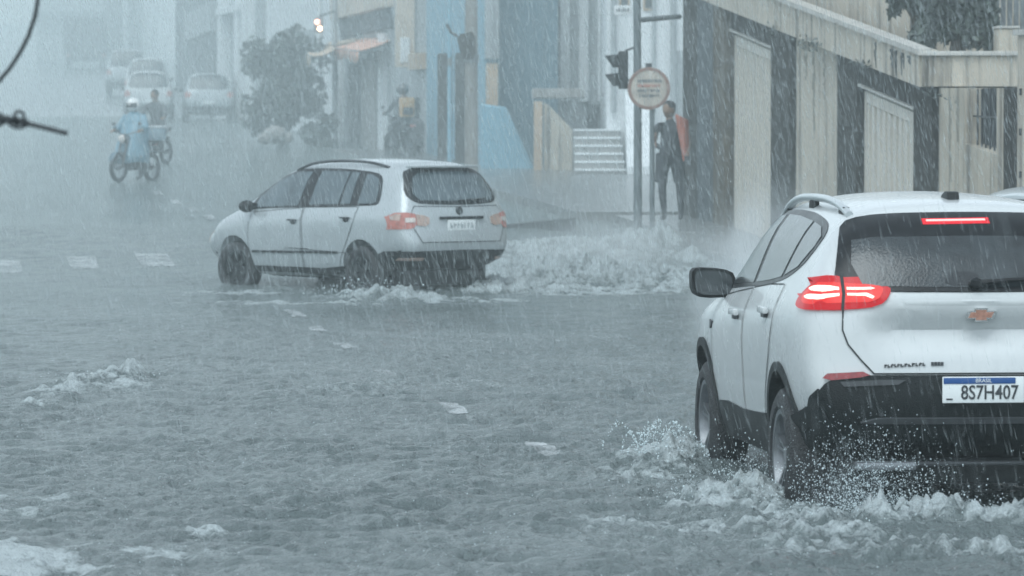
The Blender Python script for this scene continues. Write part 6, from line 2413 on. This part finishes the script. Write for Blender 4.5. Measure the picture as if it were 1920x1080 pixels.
rm, nt, b = newmat('rain_water')
b.inputs['Base Color'].default_value = (.76, .84, .86, 1)
b.inputs['Roughness'].default_value = .25; b.inputs['IOR'].default_value = 1.33
tr = nt.nodes.new('ShaderNodeBsdfTransparent'); mx = nt.nodes.new('ShaderNodeMixShader'); mx.inputs[0].default_value = RAIN_OP
out = [n for n in nt.nodes if n.type == 'OUTPUT_MATERIAL'][0]
tl_ = nt.nodes.new('ShaderNodeBsdfTranslucent'); tl_.inputs['Color'].default_value = (.76, .84, .86, 1)
m2 = nt.nodes.new('ShaderNodeMixShader'); m2.inputs[0].default_value = .5
nt.links.new(b.outputs[0], m2.inputs[1]); nt.links.new(tl_.outputs[0], m2.inputs[2])
nt.links.new(tr.outputs[0], mx.inputs[1]); nt.links.new(m2.outputs[0], mx.inputs[2]); nt.links.new(mx.outputs[0], out.inputs['Surface'])
V, T_ = rain_mesh()
ra = mesh_np('rain', V, T_, rm, smooth=True)
tag(ra, 'dense slanting rain falling across the whole street', kind='stuff')

# droplets flung up behind the crossover's wheel and off the wave crests
dm, nt, b = newmat('spray_water')
b.inputs['Base Color'].default_value = (.62, .72, .75, 1); b.inputs['Roughness'].default_value = .15
ico = bmesh.new(); bmesh.ops.create_icosphere(ico, subdivisions=1, radius=1.0)
IV = np.array([v.co[:] for v in ico.verts]); IF = np.array([[v.index for v in f.verts] for f in ico.faces]); ico.free()


def droplets(Pp, Rr, name, label):
    n = len(Pp)
    st = 1 + .7 * rng.random((n, 1, 1)) * np.array([[[0, 0, 1]]])
    V = (IV[None] * Rr[:, None, None] * st + Pp[:, None, :]).reshape(-1, 3)
    Fc = (IF[None] + (np.arange(n) * len(IV))[:, None, None]).reshape(-1, 3)
    o = mesh_np(name, V, Fc, dm)
    tag(o, label, kind='stuff')
    return o


pts, rad = [], []
# rooster tail behind the near rear wheel
n = 5000
t = rng.random(n)
x = 1.62 + rng.normal(0, .16, n) + t * .18
y = 20.95 + rng.normal(0, .10, n) - t * .15
z = .02 + np.abs(rng.normal(0, 1, n)) ** 1.1 * .20 * (1 - .3 * t)
pts.append(np.stack([x, y, z], -1)); rad.append(.0008 + .0024 * rng.random(n) ** 3)
n = 900
x = 1.80 + rng.normal(0, .28, n); y = 20.75 + rng.normal(0, .1, n); z = .02 + np.abs(rng.normal(0, .16, n))
pts.append(np.stack([x, y, z], -1)); rad.append(.0010 + .0034 * rng.random(n) ** 3)
# between the wheels
n = 900
x = 1.30 + rng.normal(0, .12, n); y = 22.6 + rng.normal(0, .5, n); z = .02 + np.abs(rng.normal(0, .10, n))
pts.append(np.stack([x, y, z], -1)); rad.append(.0014 + .003 * rng.random(n) ** 3)
# lace of thrown water beside the front wheel
for k in range(16):
    cx, cy = .72 + rng.random() * .42, 23.6 + rng.random() * .7
    vx, h = rng.normal(-.14, .07), .10 + .14 * rng.random()
    m = 46
    s = rng.random(m)
    pts.append(np.stack([cx + vx * s + rng.normal(0, .006, m), cy + rng.normal(0, .01, m) + .1 * s, .02 + h * 4 * s * (1 - s) + rng.normal(0, .008, m)], -1))
    rad.append(.002 + .004 * rng.random(m) ** 2)
# off the crests in the wake
for cx, cy, sx, sz, n in ((1.75, 57, .5, .10, 500), (1.0, 52, 1.0, .09, 800), (1.0, 21.4, .2, .07, 500), (2.0, 20.5, .45, .05, 600), (-3.0, 31.4, .3, .03, 120), (-1.65, 47.1, .4, .08, 300)):
    pts.append(np.stack([cx + rng.normal(0, sx, n), cy + rng.normal(0, .25, n), .05 + float(gz(cy)) + np.abs(rng.normal(0, sz, n))], -1))
    rad.append((.0012 + .003 * rng.random(n) ** 3) * (1 if cy < 40 else 2.2))
droplets(np.concatenate(pts), np.concatenate(rad), 'spray_drops', 'drops of water thrown up by wheels and wave crests')
# crowns of rain bursting on the flood and on the cars
n = 3000
y = 17.5 + 26 * rng.random(n) ** 1.3; x = (rng.random(n) * 2 - 1) * (.13 * y + .3)
z = surf_z(x, y) + .004 + .022 * rng.random(n) ** 2
droplets(np.stack([x, y, z], -1), .0010 + .0018 * rng.random(n) ** 2, 'rain_splash', 'tiny rain splashes pitting the flood')


# drifting veils of fine spray
def veil(name, label, c, r, density, noise=.9, scale=2.2, col=(.93, .97, .98)):
    m, nt, v = volume_mat(name + '_air', density, col, .2)
    N, L = nt.nodes, nt.links
    tc = N.new('ShaderNodeTexCoord')
    ln = N.new('ShaderNodeVectorMath'); ln.operation = 'LENGTH'
    L.new(tc.outputs['Object'], ln.inputs[0])
    mr = N.new('ShaderNodeMapRange'); mr.interpolation_type = 'SMOOTHSTEP'
    mr.inputs['From Min'].default_value = .0; mr.inputs['From Max'].default_value = .92; mr.inputs['To Min'].default_value = 1; mr.inputs['To Max'].default_value = 0
    L.new(ln.outputs['Value'], mr.inputs['Value'])
    nz = N.new('ShaderNodeTexNoise'); nz.inputs['Scale'].default_value = scale; nz.inputs['Detail'].default_value = 3
    L.new(tc.outputs['Object'], nz.inputs['Vector'])
    n2 = N.new('ShaderNodeMapRange'); n2.inputs['From Min'].default_value = .36; n2.inputs['From Max'].default_value = .64; n2.inputs['To Min'].default_value = 1 - noise; n2.inputs['To Max'].default_value = 1
    L.new(nz.outputs['Fac'], n2.inputs['Value'])
    sq = N.new('ShaderNodeMath'); sq.operation = 'POWER'; sq.inputs[1].default_value = 1.6; L.new(mr.outputs[0], sq.inputs[0])
    m1 = N.new('ShaderNodeMath'); m1.operation = 'MULTIPLY'; L.new(sq.outputs[0], m1.inputs[0]); L.new(n2.outputs[0], m1.inputs[1])
    m2 = N.new('ShaderNodeMath'); m2.operation = 'MULTIPLY'; m2.inputs[1].default_value = density; L.new(m1.outputs[0], m2.inputs[0])
    L.new(m2.outputs[0], v.inputs['Density'])
    mb = MB(); mb.mat(m); mb.ball((0, 0, 0), 1.0, sub=3)
    o = mb.build(name); o.location = c; o.scale = r
    tag(o, label, kind='stuff')
    return o


if VEILS:
    veil('spray_veil', 'white veil of spray flung ahead of the crossover', (1.68, 27.2, .66), (.80, 1.5, 1.2), 6.5, noise=.95, scale=3.0)
    veil('spray_veil', 'low white spray trailing behind the estate car', (1.2, 53.5, .30), (2.7, 5.5, 1.0), .45)
    veil('spray_veil', 'fine spray under the crossover tail', (1.55, 20.9, .12), (.38, .35, .42), .45)
